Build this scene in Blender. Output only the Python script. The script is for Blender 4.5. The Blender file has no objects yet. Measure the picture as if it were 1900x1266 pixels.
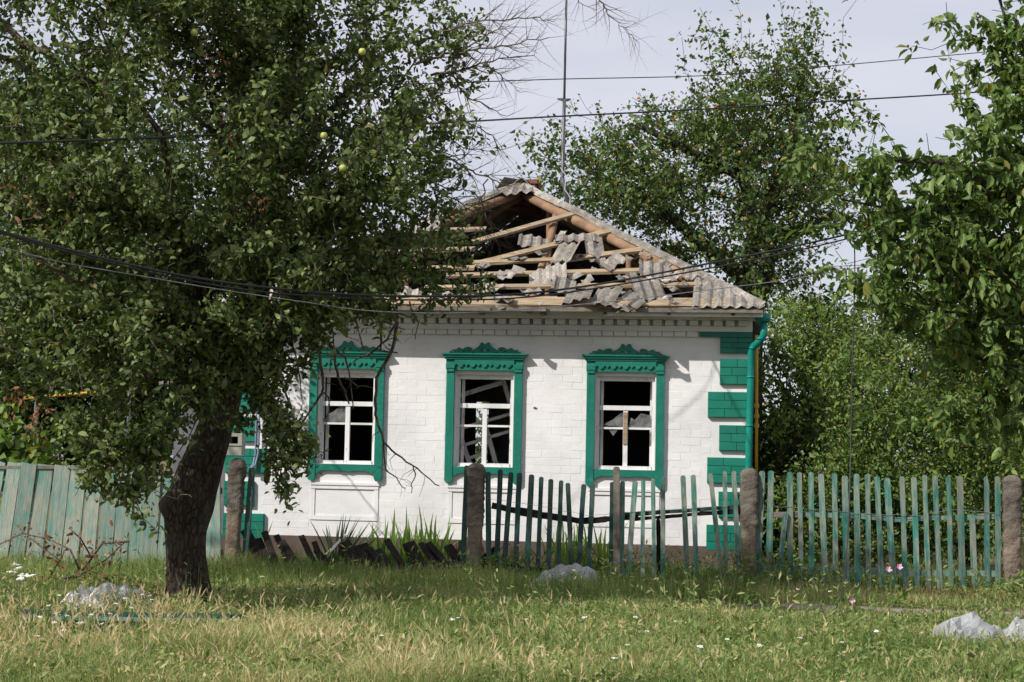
import bpy, math, random
import numpy as np
from mathutils import Vector, Matrix, geometry, noise as mnoise

# ------------------------------------------------------------------ camera, sky, sun, exposure
SC = bpy.context.scene
COL = SC.collection
W0, H0, F = 1900.0, 1266.0, 3200.0
PITCH = math.atan((860 - 633) / F)
ROLL = 0.02
CAM = (Matrix.Translation((0, 0, 1.5)) @ Matrix.Rotation(math.pi / 2 + PITCH, 4, 'X') @ Matrix.Rotation(ROLL, 4, 'Z'))
cd = bpy.data.cameras.new('camera'); cd.sensor_width = 36.0; cd.lens = 36.0 * F / W0
cd.clip_start = 0.1; cd.clip_end = 3000
cam = bpy.data.objects.new('camera', cd); COL.objects.link(cam); cam.matrix_world = CAM
SC.camera = cam

A = math.radians(7.7)                       # the house is turned a little: its right corner is nearer
SUN_TRAVEL = Vector((math.cos(A) + math.sin(A), math.cos(A) - math.sin(A), -1.15)).normalized()
SUN_EL = math.asin(-SUN_TRAVEL.z)
SUN_ROT = math.atan2(-SUN_TRAVEL.x, -SUN_TRAVEL.y)
wd = bpy.data.worlds.new('World'); SC.world = wd; wd.use_nodes = True
wn, wl = wd.node_tree.nodes, wd.node_tree.links
wn.clear()
sky = wn.new('ShaderNodeTexSky'); sky.sky_type = 'NISHITA'; sky.sun_disc = False
sky.sun_elevation = SUN_EL; sky.sun_rotation = SUN_ROT; sky.air_density = 1.0; sky.dust_density = 1.5
tc = wn.new('ShaderNodeTexCoord'); mp = wn.new('ShaderNodeMapping'); mp.inputs['Scale'].default_value = (1.5, 1.5, 5.0)
nz = wn.new('ShaderNodeTexNoise'); nz.inputs['Scale'].default_value = 1.6; nz.inputs['Detail'].default_value = 5
rp = wn.new('ShaderNodeMapRange'); rp.inputs['From Min'].default_value = 0.30; rp.inputs['From Max'].default_value = 0.72
rp.inputs['To Min'].default_value = 0.45; rp.inputs['To Max'].default_value = 0.95
mx = wn.new('ShaderNodeMix'); mx.data_type = 'RGBA'; mx.inputs['B'].default_value = (7.2, 7.2, 8.0, 1)
bg = wn.new('ShaderNodeBackground'); bg.inputs['Strength'].default_value = 0.105
wo = wn.new('ShaderNodeOutputWorld')
wl.new(tc.outputs['Generated'], mp.inputs['Vector']); wl.new(mp.outputs['Vector'], nz.inputs['Vector'])
wl.new(nz.outputs['Fac'], rp.inputs['Value']); wl.new(rp.outputs['Result'], mx.inputs['Factor'])
wl.new(sky.outputs['Color'], mx.inputs['A']); wl.new(mx.outputs['Result'], bg.inputs['Color'])
wl.new(bg.outputs['Background'], wo.inputs['Surface'])
sd = bpy.data.lights.new('sun', 'SUN'); sd.energy = 4.4; sd.angle = math.radians(0.53); sd.color = (1.0, 0.965, 0.91)
sun = bpy.data.objects.new('sun', sd); COL.objects.link(sun)
sun.rotation_euler = SUN_TRAVEL.to_track_quat('-Z', 'Y').to_euler(); sun.location = (-20, -20, 30)
SC.view_settings.view_transform = 'Standard'; SC.view_settings.look = 'None'
SC.view_settings.exposure = 0.06; SC.view_settings.gamma = 1.0
SC.render.resolution_x = 1024; SC.render.resolution_y = 682
SC.cycles.max_bounces = 6; SC.cycles.diffuse_bounces = 2; SC.cycles.transmission_bounces = 2; SC.cycles.transparent_max_bounces = 8

R = random.Random(7)
NR = np.random.default_rng(11)

# ------------------------------------------------------------------ geometry of the view (to read real positions off the photograph)
CAMI = CAM.inverted()
def ray(px, py):
    d = CAM.to_3x3() @ Vector(((px - W0 / 2) / F, (H0 / 2 - py) / F, -1.0))
    return Vector((0, 0, 1.5)), d
def at(px, py, Y):
    o, d = ray(px, py); return o + d * (Y / d.y)
def on_ground(px, py, z=0.0):
    o, d = ray(px, py); return o + d * ((z - o.z) / d.z)
HB = Vector((-0.35, 22.86, 0.0))
HM = Matrix.Translation(HB) @ Matrix.Rotation(-A, 4, 'Z'); HMI = HM.inverted()
def on_plane(px, py, p0, n):                # both in house coordinates (along, depth, up)
    o, d = ray(px, py); o = HMI @ o; d = HMI.to_3x3() @ d
    p0 = Vector(p0); n = Vector(n)
    return o + d * ((p0 - o).dot(n) / d.dot(n))
def house_w(u, d, z): return HM @ Vector((u, d, z))

# ------------------------------------------------------------------ object helpers
def tag(o, label=None, cat=None, group=None, kind=None):
    if label: o['label'] = label
    if cat: o['category'] = cat
    if group: o['group'] = group
    if kind: o['kind'] = kind
    return o
def thing(name, label, cat, loc=(0, 0, 0), rotz=0.0, group=None):
    o = bpy.data.objects.new(name, None); COL.objects.link(o)
    o.empty_display_size = 0.2; o.location = loc; o.rotation_euler = (0, 0, rotz)
    return tag(o, label, cat, group)
def link(name, me, m, parent=None, loc=None):
    o = bpy.data.objects.new(name, me); COL.objects.link(o)
    if m is not None and not me.materials: me.materials.append(m)
    if parent is not None: o.parent = parent
    if loc is not None: o.location = loc
    return o

class MB:
    """collects simple shapes into one mesh"""
    def __init__(s): s.v = []; s.f = []
    def add(s, vs, fs):
        b = len(s.v); s.v += [tuple(v) for v in vs]; s.f += [tuple(i + b for i in f) for f in fs]; return s
    def box(s, c, size, rot=None):
        c = Vector(c); x, y, z = (k / 2 for k in size)
        vs = [Vector(p) for p in ((-x,-y,-z),(x,-y,-z),(x,y,-z),(-x,y,-z),(-x,-y,z),(x,-y,z),(x,y,z),(-x,y,z))]
        if rot is not None: vs = [rot @ v for v in vs]
        return s.add([v + c for v in vs], [(0,3,2,1),(4,5,6,7),(0,1,5,4),(1,2,6,5),(2,3,7,6),(3,0,4,7)])
    def bx(s, x0, x1, y0, y1, z0, z1):
        return s.box(((x0+x1)/2, (y0+y1)/2, (z0+z1)/2), (x1-x0, y1-y0, z1-z0))
    def beam(s, a, b, w, t, up=(0, -1, 0), ends=0.0, seg=1, bend=0.0, rough=0.0):
        """plank from a to b, width w in plane, thickness t along up"""
        a = Vector(a); b = Vector(b); ax = (b - a).normalized(); n = Vector(up); n = (n - ax * n.dot(ax)).normalized(); sd_ = ax.cross(n)
        vs = []; fs = []
        for i in range(seg + 1):
            k = i / seg; c = a.lerp(b, k) + n * (bend * 4 * k * (1 - k))
            e = ax * (ends * (-1 if i == 0 else (1 if i == seg else 0)))
            r = lambda: R.uniform(-rough, rough)
            vs += [c + sd_ * (w/2 + r()) + n * (t/2) + e * R.random(), c - sd_ * (w/2 + r()) + n * (t/2) + e * R.random(),
                   c - sd_ * (w/2 + r()) - n * (t/2), c + sd_ * (w/2 + r()) - n * (t/2)]
        for i in range(seg):
            o = 4 * i
            for k in range(4): fs.append((o+k, o+(k+1)%4, o+4+(k+1)%4, o+4+k))
        fs += [(3,2,1,0), tuple(4*seg + k for k in range(4))]
        return s.add(vs, fs)
    def tube(s, pts, rad, n=6, cap=True, jit=0.0):
        pts = [Vector(p) for p in pts]
        if not hasattr(rad, '__len__'): rad = [rad] * len(pts)
        vs = []; fs = []; prev = None
        for i, p in enumerate(pts):
            t = (pts[min(i+1, len(pts)-1)] - pts[max(i-1, 0)])
            t = t.normalized() if t.length > 1e-9 else Vector((0,0,1))
            if prev is None:
                x = t.orthogonal().normalized()
            else:
                x = (prev - t * prev.dot(t)); x = x.normalized() if x.length > 1e-6 else t.orthogonal().normalized()
            prev = x; y = t.cross(x)
            for k in range(n):
                a = 2 * math.pi * k / n; r = rad[i] * (1 + R.uniform(-jit, jit))
                vs.append(p + x * (math.cos(a) * r) + y * (math.sin(a) * r))
        for i in range(len(pts) - 1):
            for k in range(n):
                fs.append((i*n+k, i*n+(k+1)%n, (i+1)*n+(k+1)%n, (i+1)*n+k))
        if cap: fs += [tuple(reversed(range(n))), tuple((len(pts)-1)*n + k for k in range(n))]
        return s.add(vs, fs)
    def prism(s, outer, y0, y1, holes=(), M=None):
        """outline in (x, z) extruded along y"""
        loops = [[Vector((x, z, 0)) for x, z in outer]] + [[Vector((x, z, 0)) for x, z in h] for h in holes]
        tri = geometry.tessellate_polygon(loops)
        flat = [p for l in loops for p in l]; n = len(flat)
        vs = [Vector((p.x, y0, p.y)) for p in flat] + [Vector((p.x, y1, p.y)) for p in flat]
        fs = []
        for a, b, c in tri:
            nz_ = (flat[b]-flat[a]).cross(flat[c]-flat[a]).z
            if nz_ < 0: a, c = c, a
            fs += [(a, b, c), (n + c, n + b, n + a)]
        o = 0
        for l in loops:
            m = len(l)
            for i in range(m): fs.append((o+i, o+(i+1)%m, n+o+(i+1)%m, n+o+i))
            o += m
        if M is not None: vs = [M @ v for v in vs]
        return s.add(vs, fs)
    def mesh(s, name='mesh', off=None, smooth=False):
        me = bpy.data.meshes.new(name)
        vs = s.v if off is None else [(v[0]-off[0], v[1]-off[1], v[2]-off[2]) for v in s.v]
        me.from_pydata(vs, [], s.f); me.update()
        if smooth: me.polygons.foreach_set('use_smooth', [True] * len(me.polygons))
        return me
    def build(s, name, m, parent=None, off=None, smooth=False, loc=None):
        return link(name, s.mesh(name, off, smooth), m, parent, loc)

def mesh_np(name, V, T, tint=None, smooth=False):
    """triangle mesh from numpy arrays; tint is a value per vertex"""
    me = bpy.data.meshes.new(name)
    nv, nt = len(V), len(T)
    me.vertices.add(nv); me.vertices.foreach_set('co', np.asarray(V, np.float32).ravel())
    me.loops.add(nt * 3); me.loops.foreach_set('vertex_index', np.asarray(T, np.int32).ravel())
    me.polygons.add(nt)
    me.polygons.foreach_set('loop_start', np.arange(0, nt * 3, 3, dtype=np.int32))
    if smooth: me.polygons.foreach_set('use_smooth', np.ones(nt, bool))
    me.update(calc_edges=True)
    if tint is not None:
        at_ = me.attributes.new('tint', 'FLOAT', 'POINT'); at_.data.foreach_set('value', np.asarray(tint, np.float32))
    return me

# ------------------------------------------------------------------ materials
class NT:
    def __init__(s, name):
        s.m = bpy.data.materials.new(name); s.m.use_nodes = True
        s.n = s.m.node_tree.nodes; s.l = s.m.node_tree.links; s.n.clear()
        s.out = s.n.new('ShaderNodeOutputMaterial'); s.b = s.n.new('ShaderNodeBsdfPrincipled')
        s.l.new(s.b.outputs[0], s.out.inputs['Surface']); s.tc = None
    def co(s, kind='Object', scale=(1,1,1)):
        t = s.n.new('ShaderNodeTexCoord'); m = s.n.new('ShaderNodeMapping'); m.inputs['Scale'].default_value = scale
        s.l.new(t.outputs[kind], m.inputs['Vector']); return m.outputs['Vector']
    def shifted(s, vec, k=17.0):
        oi = s.n.new('ShaderNodeObjectInfo'); mu = s.n.new('ShaderNodeMath'); mu.operation = 'MULTIPLY'; mu.inputs[1].default_value = k
        s.l.new(oi.outputs['Random'], mu.inputs[0])
        a = s.n.new('ShaderNodeVectorMath'); a.operation = 'ADD'; s.l.new(vec, a.inputs[0]); s.l.new(mu.outputs[0], a.inputs[1]); return a.outputs[0]
    def noise(s, vec, scale, detail=4, rough=0.6):
        t = s.n.new('ShaderNodeTexNoise'); t.inputs['Scale'].default_value = scale; t.inputs['Detail'].default_value = detail
        t.inputs['Roughness'].default_value = rough; s.l.new(vec, t.inputs['Vector']); return t.outputs['Fac']
    def ramp(s, fac, stops):
        r = s.n.new('ShaderNodeValToRGB'); e = r.color_ramp.elements
        while len(e) < len(stops): e.new(0.5)
        for i, (p, c) in enumerate(stops):
            e[i].position = p; e[i].color = (c[0], c[1], c[2], 1) if hasattr(c, '__len__') else (c, c, c, 1)
        s.l.new(fac, r.inputs['Fac']); return r.outputs['Color']
    def mix(s, fac, a, b, mode='MIX'):
        m = s.n.new('ShaderNodeMix'); m.data_type = 'RGBA'; m.blend_type = mode
        for k, v in (('Factor', fac), ('A', a), ('B', b)):
            if hasattr(v, 'links'): s.l.new(v, m.inputs[k])
            elif k == 'Factor': m.inputs[k].default_value = v
            else: m.inputs[k].default_value = (v[0], v[1], v[2], 1)
        return m.outputs['Result']
    def rnd(s, lo, hi):
        oi = s.n.new('ShaderNodeObjectInfo'); m = s.n.new('ShaderNodeMapRange'); m.inputs['To Min'].default_value = lo; m.inputs['To Max'].default_value = hi
        s.l.new(oi.outputs['Random'], m.inputs['Value']); return m.outputs['Result']
    def attr(s, name='tint'):
        a = s.n.new('ShaderNodeAttribute'); a.attribute_name = name; return a.outputs['Fac']
    def bump(s, h, strength=0.3, dist=0.01):
        b = s.n.new('ShaderNodeBump'); b.inputs['Strength'].default_value = strength; b.inputs['Distance'].default_value = dist
        s.l.new(h, b.inputs['Height']); s.l.new(b.outputs['Normal'], s.b.inputs['Normal'])
    def set(s, color=None, rough=0.7, spec=0.3, metal=0.0):
        if color is not None:
            if hasattr(color, 'links'): s.l.new(color, s.b.inputs['Base Color'])
            else: s.b.inputs['Base Color'].default_value = (*color, 1)
        s.b.inputs['Roughness'].default_value = rough; s.b.inputs['Specular IOR Level'].default_value = spec
        s.b.inputs['Metallic'].default_value = metal; return s.m
    def translucent(s, color, fac):
        t = s.n.new('ShaderNodeBsdfTranslucent'); x = s.n.new('ShaderNodeMixShader'); x.inputs[0].default_value = fac
        if hasattr(color, 'links'): s.l.new(color, t.inputs['Color'])
        else: t.inputs['Color'].default_value = (*color, 1)
        s.l.new(s.b.outputs[0], x.inputs[1]); s.l.new(t.outputs[0], x.inputs[2]); s.l.new(x.outputs[0], s.out.inputs['Surface'])

def mat_plain(name, c, rough=0.7, spec=0.3, var=0.25, scale=6.0, bump=0.2, metal=0.0):
    t = NT(name); v = t.shifted(t.co()); n = t.noise(v, scale, 6)
    lo = tuple(k * (1 - var) for k in c); hi = tuple(min(1, k * (1 + var)) for k in c)
    t.set(t.ramp(n, [(0.3, lo), (0.7, hi)]), rough, spec, metal)
    if bump: t.bump(t.noise(v, scale * 6, 4), bump, 0.006)
    return t.m
def mat_whitewash():
    t = NT('whitewash'); gv = t.n.new('ShaderNodeNewGeometry').outputs['Position']
    n = t.noise(gv, 1.3, 6); f = t.noise(gv, 22, 5)
    c = t.ramp(n, [(0.3, (0.66, 0.645, 0.645)), (0.55, (0.785, 0.765, 0.755)), (0.8, (0.83, 0.815, 0.81))])
    g = t.ramp(t.noise(gv, 7, 8, 0.7), [(0.62, 0.0), (0.74, 0.35)])
    c = t.mix(g, c, (0.52, 0.49, 0.46))
    t.set(c, 0.9, 0.15); t.bump(t.mix(0.45, t.noise(gv, 6, 5), f), 0.4, 0.015); return t.m
def mat_paint(name, paint, under, lo=0.55, hi=0.72, rough=0.45, stretch=(1, 1, 1), scale=14, bump=0.25):
    """paint worn off to what is under it"""
    t = NT(name); v = t.shifted(t.co('Object', stretch))
    n = t.noise(v, scale, 7, 0.65); k = t.ramp(n, [(lo, 0.0), (hi, 1.0)])
    p = t.ramp(t.noise(v, 3, 4), [(0.3, tuple(x * 0.8 for x in paint)), (0.7, tuple(x * 1.15 for x in paint))])
    u = t.ramp(t.noise(v, 9, 5), [(0.3, tuple(x * 0.7 for x in under)), (0.7, tuple(x * 1.2 for x in under))])
    t.set(t.mix(k, p, u), rough, 0.35); t.bump(t.noise(v, scale * 2.5, 5), bump, 0.004); return t.m
def mat_leaf(name, dark, light, dry=(0.22, 0.15, 0.05), trans=0.35, rough=0.45, dry_at=0.94):
    t = NT(name); a = t.attr('tint')
    c = t.ramp(a, [(0.0, dark), (0.55, tuple((x + y) / 2 for x, y in zip(dark, light))), (dry_at - 0.03, light), (dry_at, dry)])
    t.set(c, rough + .1, 0.3)
    tr = t.mix(1.0, c, (1.5, 1.7, 0.7), 'MULTIPLY')
    t.translucent(tr, trans); return t.m
def mat_bark(name, c=(0.075, 0.058, 0.045), scale=5.0, bump=1.0):
    t = NT(name); v = t.co('Object', (1, 1, 0.22)); n = t.noise(v, scale * 5, 8, 0.7); n2 = t.noise(t.co(), 3, 4)
    vo = t.n.new('ShaderNodeTexVoronoi'); vo.feature = 'DISTANCE_TO_EDGE'; vo.inputs['Scale'].default_value = scale * 4.5
    wv = t.mix(0.10, t.co('Object', (1, 1, 0.35)), t.n.new('ShaderNodeTexNoise').outputs['Color'], 'ADD'); t.l.new(wv, vo.inputs['Vector'])
    n = t.mix(t.ramp(vo.outputs['Distance'], [(0.0, 1.0), (0.10, 0.0)]), n, (0.15, 0.15, 0.15))
    col = t.ramp(n, [(0.35, tuple(x * 0.45 for x in c)), (0.55, c), (0.75, tuple(x * 1.9 for x in c))])
    t.set(t.mix(t.ramp(n2, [(0.45, 0.0), (0.75, 0.5)]), col, (0.16, 0.15, 0.12)), 0.95, 0.1); t.bump(n, bump, 0.03); return t.m

M = {}
M['white'] = mat_whitewash()
M['whitewood'] = mat_paint('white_flaking_paint', (0.74, 0.73, 0.72), (0.28, 0.22, 0.16), 0.60, 0.70, 0.6, (1, 1, 0.3), 16)
M['green'] = mat_paint('green_gloss_paint', (0.008, 0.165, 0.115), (0.045, 0.235, 0.18), 0.55, 0.75, 0.45, (1, 1, 1), 20, 0.3)
M['greenbrick'] = mat_paint('green_brick_paint', (0.008, 0.175, 0.118), (0.22, 0.36, 0.31), 0.66, 0.78, 0.45, (1, 1, 1), 26, 0.5)
M['pipe'] = mat_paint('green_pipe_paint', (0.006, 0.215, 0.165), (0.02, 0.16, 0.14), 0.7, 0.8, 0.3, (1, 1, 1), 9, 0.05)
M['plinth'] = mat_plain('plinth_render', (0.115, 0.085, 0.072), 0.95, 0.1, 0.35, 3.0, 0.4)
M['dark_room'] = mat_plain('darkened_room_plaster', (0.075, 0.065, 0.055), 0.95, 0.05, 0.4, 2.0, 0.1)  # plaster toned dark to stand in for the unlit depth of the rooms
M['log'] = mat_plain('rafter_log', (0.27, 0.165, 0.10), 0.85, 0.15, 0.35, 4.0, 0.5)
def mat_plank():
    t = NT('batten_wood'); v = t.shifted(t.co('Object', (0.6, 6, 6))); n = t.noise(v, 5, 7, 0.65)
    g = t.noise(t.shifted(t.co()), 2.2, 5)
    c = t.ramp(n, [(0.3, (0.16, 0.115, 0.07)), (0.5, (0.34, 0.255, 0.16)), (0.75, (0.50, 0.395, 0.265))])
    t.set(t.mix(t.ramp(g, [(0.5, 0.0), (0.75, 0.6)]), c, (0.20, 0.18, 0.155)), 0.85, 0.15); t.bump(n, 0.5, 0.006); return t.m
M['plank'] = mat_plank()
def mat_slate():
    t = NT('asbestos_slate'); v = t.shifted(t.co()); n = t.noise(v, 5, 8, 0.7); f = t.noise(v, 45, 5, 0.7)
    c = t.ramp(n, [(0.28, (0.13, 0.115, 0.10)), (0.50, (0.29, 0.26, 0.225)), (0.74, (0.54, 0.495, 0.44))])
    s_ = t.ramp(f, [(0.52, 0.0), (0.62, 0.75)])
    c = t.mix(s_, c, (0.085, 0.08, 0.065))
    c = t.mix(1.0, c, t.ramp(t.rnd(0, 1), [(0.0, 0.7), (0.7, 1.0), (1.0, 1.35)]), 'MULTIPLY')
    t.set(c, 0.95, 0.1); t.bump(f, 0.5, 0.006); return t.m
M['slate'] = mat_slate()
M['brick'] = mat_plain('old_red_brick', (0.20, 0.10, 0.07), 0.95, 0.1, 0.4, 6.0, 0.5)
M['metal'] = mat_plain('dull_grey_metal', (0.17, 0.17, 0.18), 0.5, 0.5, 0.25, 9.0, 0.1, 0.4)
M['cable'] = mat_plain('black_cable_sheath', (0.022, 0.022, 0.024), 0.5, 0.4, 0.2, 5.0, 0.0)
M['wire'] = mat_plain('bare_grey_wire', (0.20, 0.20, 0.21), 0.45, 0.5, 0.2, 5.0, 0.0)
M['conduit'] = mat_plain('blue_grey_conduit', (0.20, 0.24, 0.34), 0.5, 0.4, 0.15, 5.0, 0.0)
M['yellow'] = mat_paint('yellow_gas_paint', (0.55, 0.33, 0.035), (0.25, 0.14, 0.04), 0.66, 0.75, 0.45, (1, 1, 1), 12, 0.1)
M['concrete'] = mat_plain('rough_concrete', (0.24, 0.195, 0.155), 0.95, 0.1, 0.3, 5.0, 0.7)
def mat_post():
    t = NT('post_concrete'); v = t.shifted(t.co()); n = t.noise(v, 5, 8, 0.7)
    z = t.n.new('ShaderNodeSeparateXYZ'); t.l.new(t.co(), z.inputs[0])
    k = t.n.new('ShaderNodeMapRange'); k.inputs['From Min'].default_value = 0.7; k.inputs['From Max'].default_value = 0.95
    t.l.new(z.outputs['Z'], k.inputs['Value'])
    lo = t.ramp(n, [(0.3, (0.15, 0.115, 0.085)), (0.7, (0.29, 0.235, 0.185))])
    hi = t.ramp(n, [(0.3, (0.085, 0.073, 0.06)), (0.7, (0.20, 0.175, 0.145))])
    t.set(t.mix(k.outputs['Result'], lo, hi), 0.95, 0.1); t.bump(t.noise(v, 22, 6), 1.0, 0.03); return t.m
M['post'] = mat_post()
def mat_fence(name, teal, grey, lo, hi, stretch):
    t = NT(name); v = t.shifted(t.co('Object', stretch), 31); n = t.noise(v, 4, 7, 0.65); b = t.noise(t.shifted(t.co(), 13), 2.0, 3)
    k = t.n.new('ShaderNodeMath'); k.operation = 'ADD'; t.l.new(n, k.inputs[0])
    k2 = t.n.new('ShaderNodeMath'); k2.operation = 'MULTIPLY_ADD'; k2.inputs[1].default_value = 0.55; k2.inputs[2].default_value = -0.27
    t.l.new(b, k2.inputs[0]); t.l.new(k2.outputs[0], k.inputs[1])
    g = t.ramp(t.noise(v, 14, 6, 0.7), [(0.3, tuple(x * 0.6 for x in grey)), (0.5, grey), (0.75, tuple(x * 1.35 for x in grey))])
    p = t.ramp(t.noise(v, 7, 4), [(0.3, tuple(x * 0.7 for x in teal)), (0.7, tuple(x * 1.2 for x in teal))])
    c = t.mix(t.ramp(k.outputs[0], [(lo, 0.0), (hi, 1.0)]), p, g)
    c = t.mix(1.0, c, t.ramp(t.rnd(0, 1), [(0.0, 0.78), (1.0, 1.12)]), 'MULTIPLY')
    t.set(c, 0.8, 0.2); t.bump(t.noise(v, 18, 5), 0.5, 0.004); return t.m
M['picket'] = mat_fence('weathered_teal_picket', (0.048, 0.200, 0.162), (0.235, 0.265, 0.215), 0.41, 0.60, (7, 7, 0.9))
M['picket_dark'] = mat_fence('shade_toned_picket', (0.022, 0.085, 0.072), (0.075, 0.095, 0.078), 0.42, 0.62, (7, 7, 0.9))  # teal darkened to put the tree's shade into the centre pickets' colour
M['board'] = mat_fence('faded_teal_board', (0.11, 0.30, 0.255), (0.33, 0.345, 0.285), 0.34, 0.58, (9, 9, 0.6))
M['burnt'] = mat_plain('charred_wood', (0.022, 0.018, 0.015), 0.9, 0.15, 0.5, 9.0, 0.6)
M['greywood'] = mat_plain('grey_bare_wood', (0.17, 0.15, 0.125), 0.9, 0.1, 0.4, 8.0, 0.5)
M['splinter'] = mat_plain('torn_orange_wood', (0.36, 0.145, 0.04), 0.8, 0.2, 0.35, 12.0, 0.4)
M['bark'] = mat_bark('apple_bark')
M['twig'] = mat_bark('grey_twig_bark', (0.17, 0.135, 0.105), 4.0, 0.3)
M['darkbark'] = mat_bark('dark_bark', (0.06, 0.05, 0.042), 4.0, 0.5)
M['apple_leaf'] = mat_leaf('apple_leaf', (0.030, 0.056, 0.011), (0.190, 0.240, 0.078), (0.20, 0.10, 0.04), 0.18, 0.42, 0.985)
M['cherry_leaf'] = mat_leaf('cherry_leaf', (0.055, 0.105, 0.020), (0.185, 0.265, 0.072), (0.22, 0.20, 0.05), 0.24, 0.36, 0.98)
M['apricot_leaf'] = mat_leaf('apricot_leaf', (0.045, 0.090, 0.020), (0.130, 0.185, 0.048), (0.25, 0.19, 0.04), 0.22, 0.42, 0.95)
M['bush_leaf'] = mat_leaf('bush_leaf', (0.058, 0.110, 0.022), (0.195, 0.270, 0.060), (0.26, 0.22, 0.05), 0.26, 0.42, 0.98)
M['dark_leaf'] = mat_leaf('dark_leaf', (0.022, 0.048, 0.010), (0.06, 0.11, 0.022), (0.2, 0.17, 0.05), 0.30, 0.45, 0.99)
M['brown_leaf'] = mat_leaf('brown_dry_leaf', (0.13, 0.055, 0.025), (0.30, 0.15, 0.075), (0.33, 0.2, 0.11), 0.2, 0.8, 0.9)
M['blade'] = mat_leaf('sword_leaf', (0.09, 0.16, 0.03), (0.24, 0.34, 0.08), (0.36, 0.30, 0.12), 0.3, 0.4, 0.97)
M['yucca'] = mat_leaf('yucca_leaf', (0.04, 0.075, 0.035), (0.11, 0.16, 0.075), (0.36, 0.32, 0.2), 0.15, 0.4, 0.9)
def mat_grass():
    t = NT('meadow_grass'); a = t.attr('tint')
    c = t.ramp(a, [(0.0, (0.095, 0.155, 0.035)), (0.30, (0.235, 0.31, 0.10)), (0.50, (0.37, 0.38, 0.155)), (0.72, (0.56, 0.45, 0.25)), (1.0, (0.74, 0.60, 0.40))])
    t.set(c, 0.6, 0.25); t.translucent(t.mix(1.0, c, (1.3, 1.35, 0.8), 'MULTIPLY'), 0.35); return t.m
M['grass'] = mat_grass()
M['flower'] = mat_plain('white_petal', (0.80, 0.79, 0.70), 0.8, 0.2, 0.1, 30, 0.0)
M['pink'] = mat_plain('pink_petal', (0.72, 0.38, 0.55), 0.7, 0.2, 0.1, 30, 0.0)
M['yellowpetal'] = mat_plain('yellow_petal', (0.75, 0.50, 0.03), 0.7, 0.2, 0.1, 30, 0.0)
M['stem'] = mat_plain('green_stem', (0.09, 0.13, 0.04), 0.7, 0.2, 0.2, 10, 0.0)
M['apple'] = mat_plain('pale_green_apple', (0.42, 0.45, 0.12), 0.4, 0.4, 0.15, 8, 0.0)
M['apricot'] = mat_plain('orange_apricot', (0.50, 0.24, 0.06), 0.5, 0.3, 0.3, 8, 0.0)
def mat_plastic():
    t = NT('crumpled_film'); v = t.co(); n = t.noise(v, 5, 5)
    c = t.ramp(n, [(0.35, (0.55, 0.56, 0.58)), (0.65, (0.78, 0.79, 0.81))]); t.set(c, 0.16, 0.8)
    t.bump(t.noise(v, 18, 6, 0.7), 0.8, 0.02); t.translucent(c, 0.4)
    last = t.out.inputs['Surface'].links[0].from_socket; tr = t.n.new('ShaderNodeBsdfTransparent'); x = t.n.new('ShaderNodeMixShader'); t.l.new(t.ramp(t.noise(v, 7, 5), [(0.35, 0.05), (0.65, 0.50)]), x.inputs[0])
    t.l.new(last, x.inputs[1]); t.l.new(tr.outputs[0], x.inputs[2]); t.l.new(x.outputs[0], t.out.inputs['Surface']); return t.m
M['film'] = mat_plastic()
M['sheetwhite'] = mat_plain('white_sheet', (0.68, 0.67, 0.64), 0.6, 0.3, 0.12, 4, 0.2)
def mat_glass():
    t = NT('dusty_glass'); v = t.co(); c = t.ramp(t.noise(v, 9, 5), [(0.35, (0.10, 0.10, 0.10)), (0.7, (0.34, 0.33, 0.32))])
    t.set(c, 0.25, 0.6); tr = t.n.new('ShaderNodeBsdfTransparent'); x = t.n.new('ShaderNodeMixShader'); x.inputs[0].default_value = 0.62
    t.l.new(tr.outputs[0], x.inputs[1]); t.l.new(t.b.outputs[0], x.inputs[2]); t.l.new(x.outputs[0], t.out.inputs['Surface']); return t.m
M['glass'] = mat_glass()
def mat_ground(name, a, b, c, scale=1.4):
    t = NT(name); v = t.co(); n = t.noise(v, scale, 8, 0.65); f = t.noise(v, 30, 6)
    col = t.ramp(n, [(0.3, a), (0.5, b), (0.72, c)]); col = t.mix(t.ramp(f, [(0.35, 0.35), (0.65, 0.0)]), col, tuple(x * 0.45 for x in b))
    t.set(col, 0.97, 0.05); t.bump(f, 0.8, 0.03); return t.m
M['soil'] = mat_ground('meadow_soil', (0.11, 0.115, 0.05), (0.17, 0.145, 0.08), (0.24, 0.19, 0.12))
M['path'] = mat_ground('worn_path', (0.24, 0.20, 0.165), (0.34, 0.285, 0.235), (0.42, 0.355, 0.30), 2.2)

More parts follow.
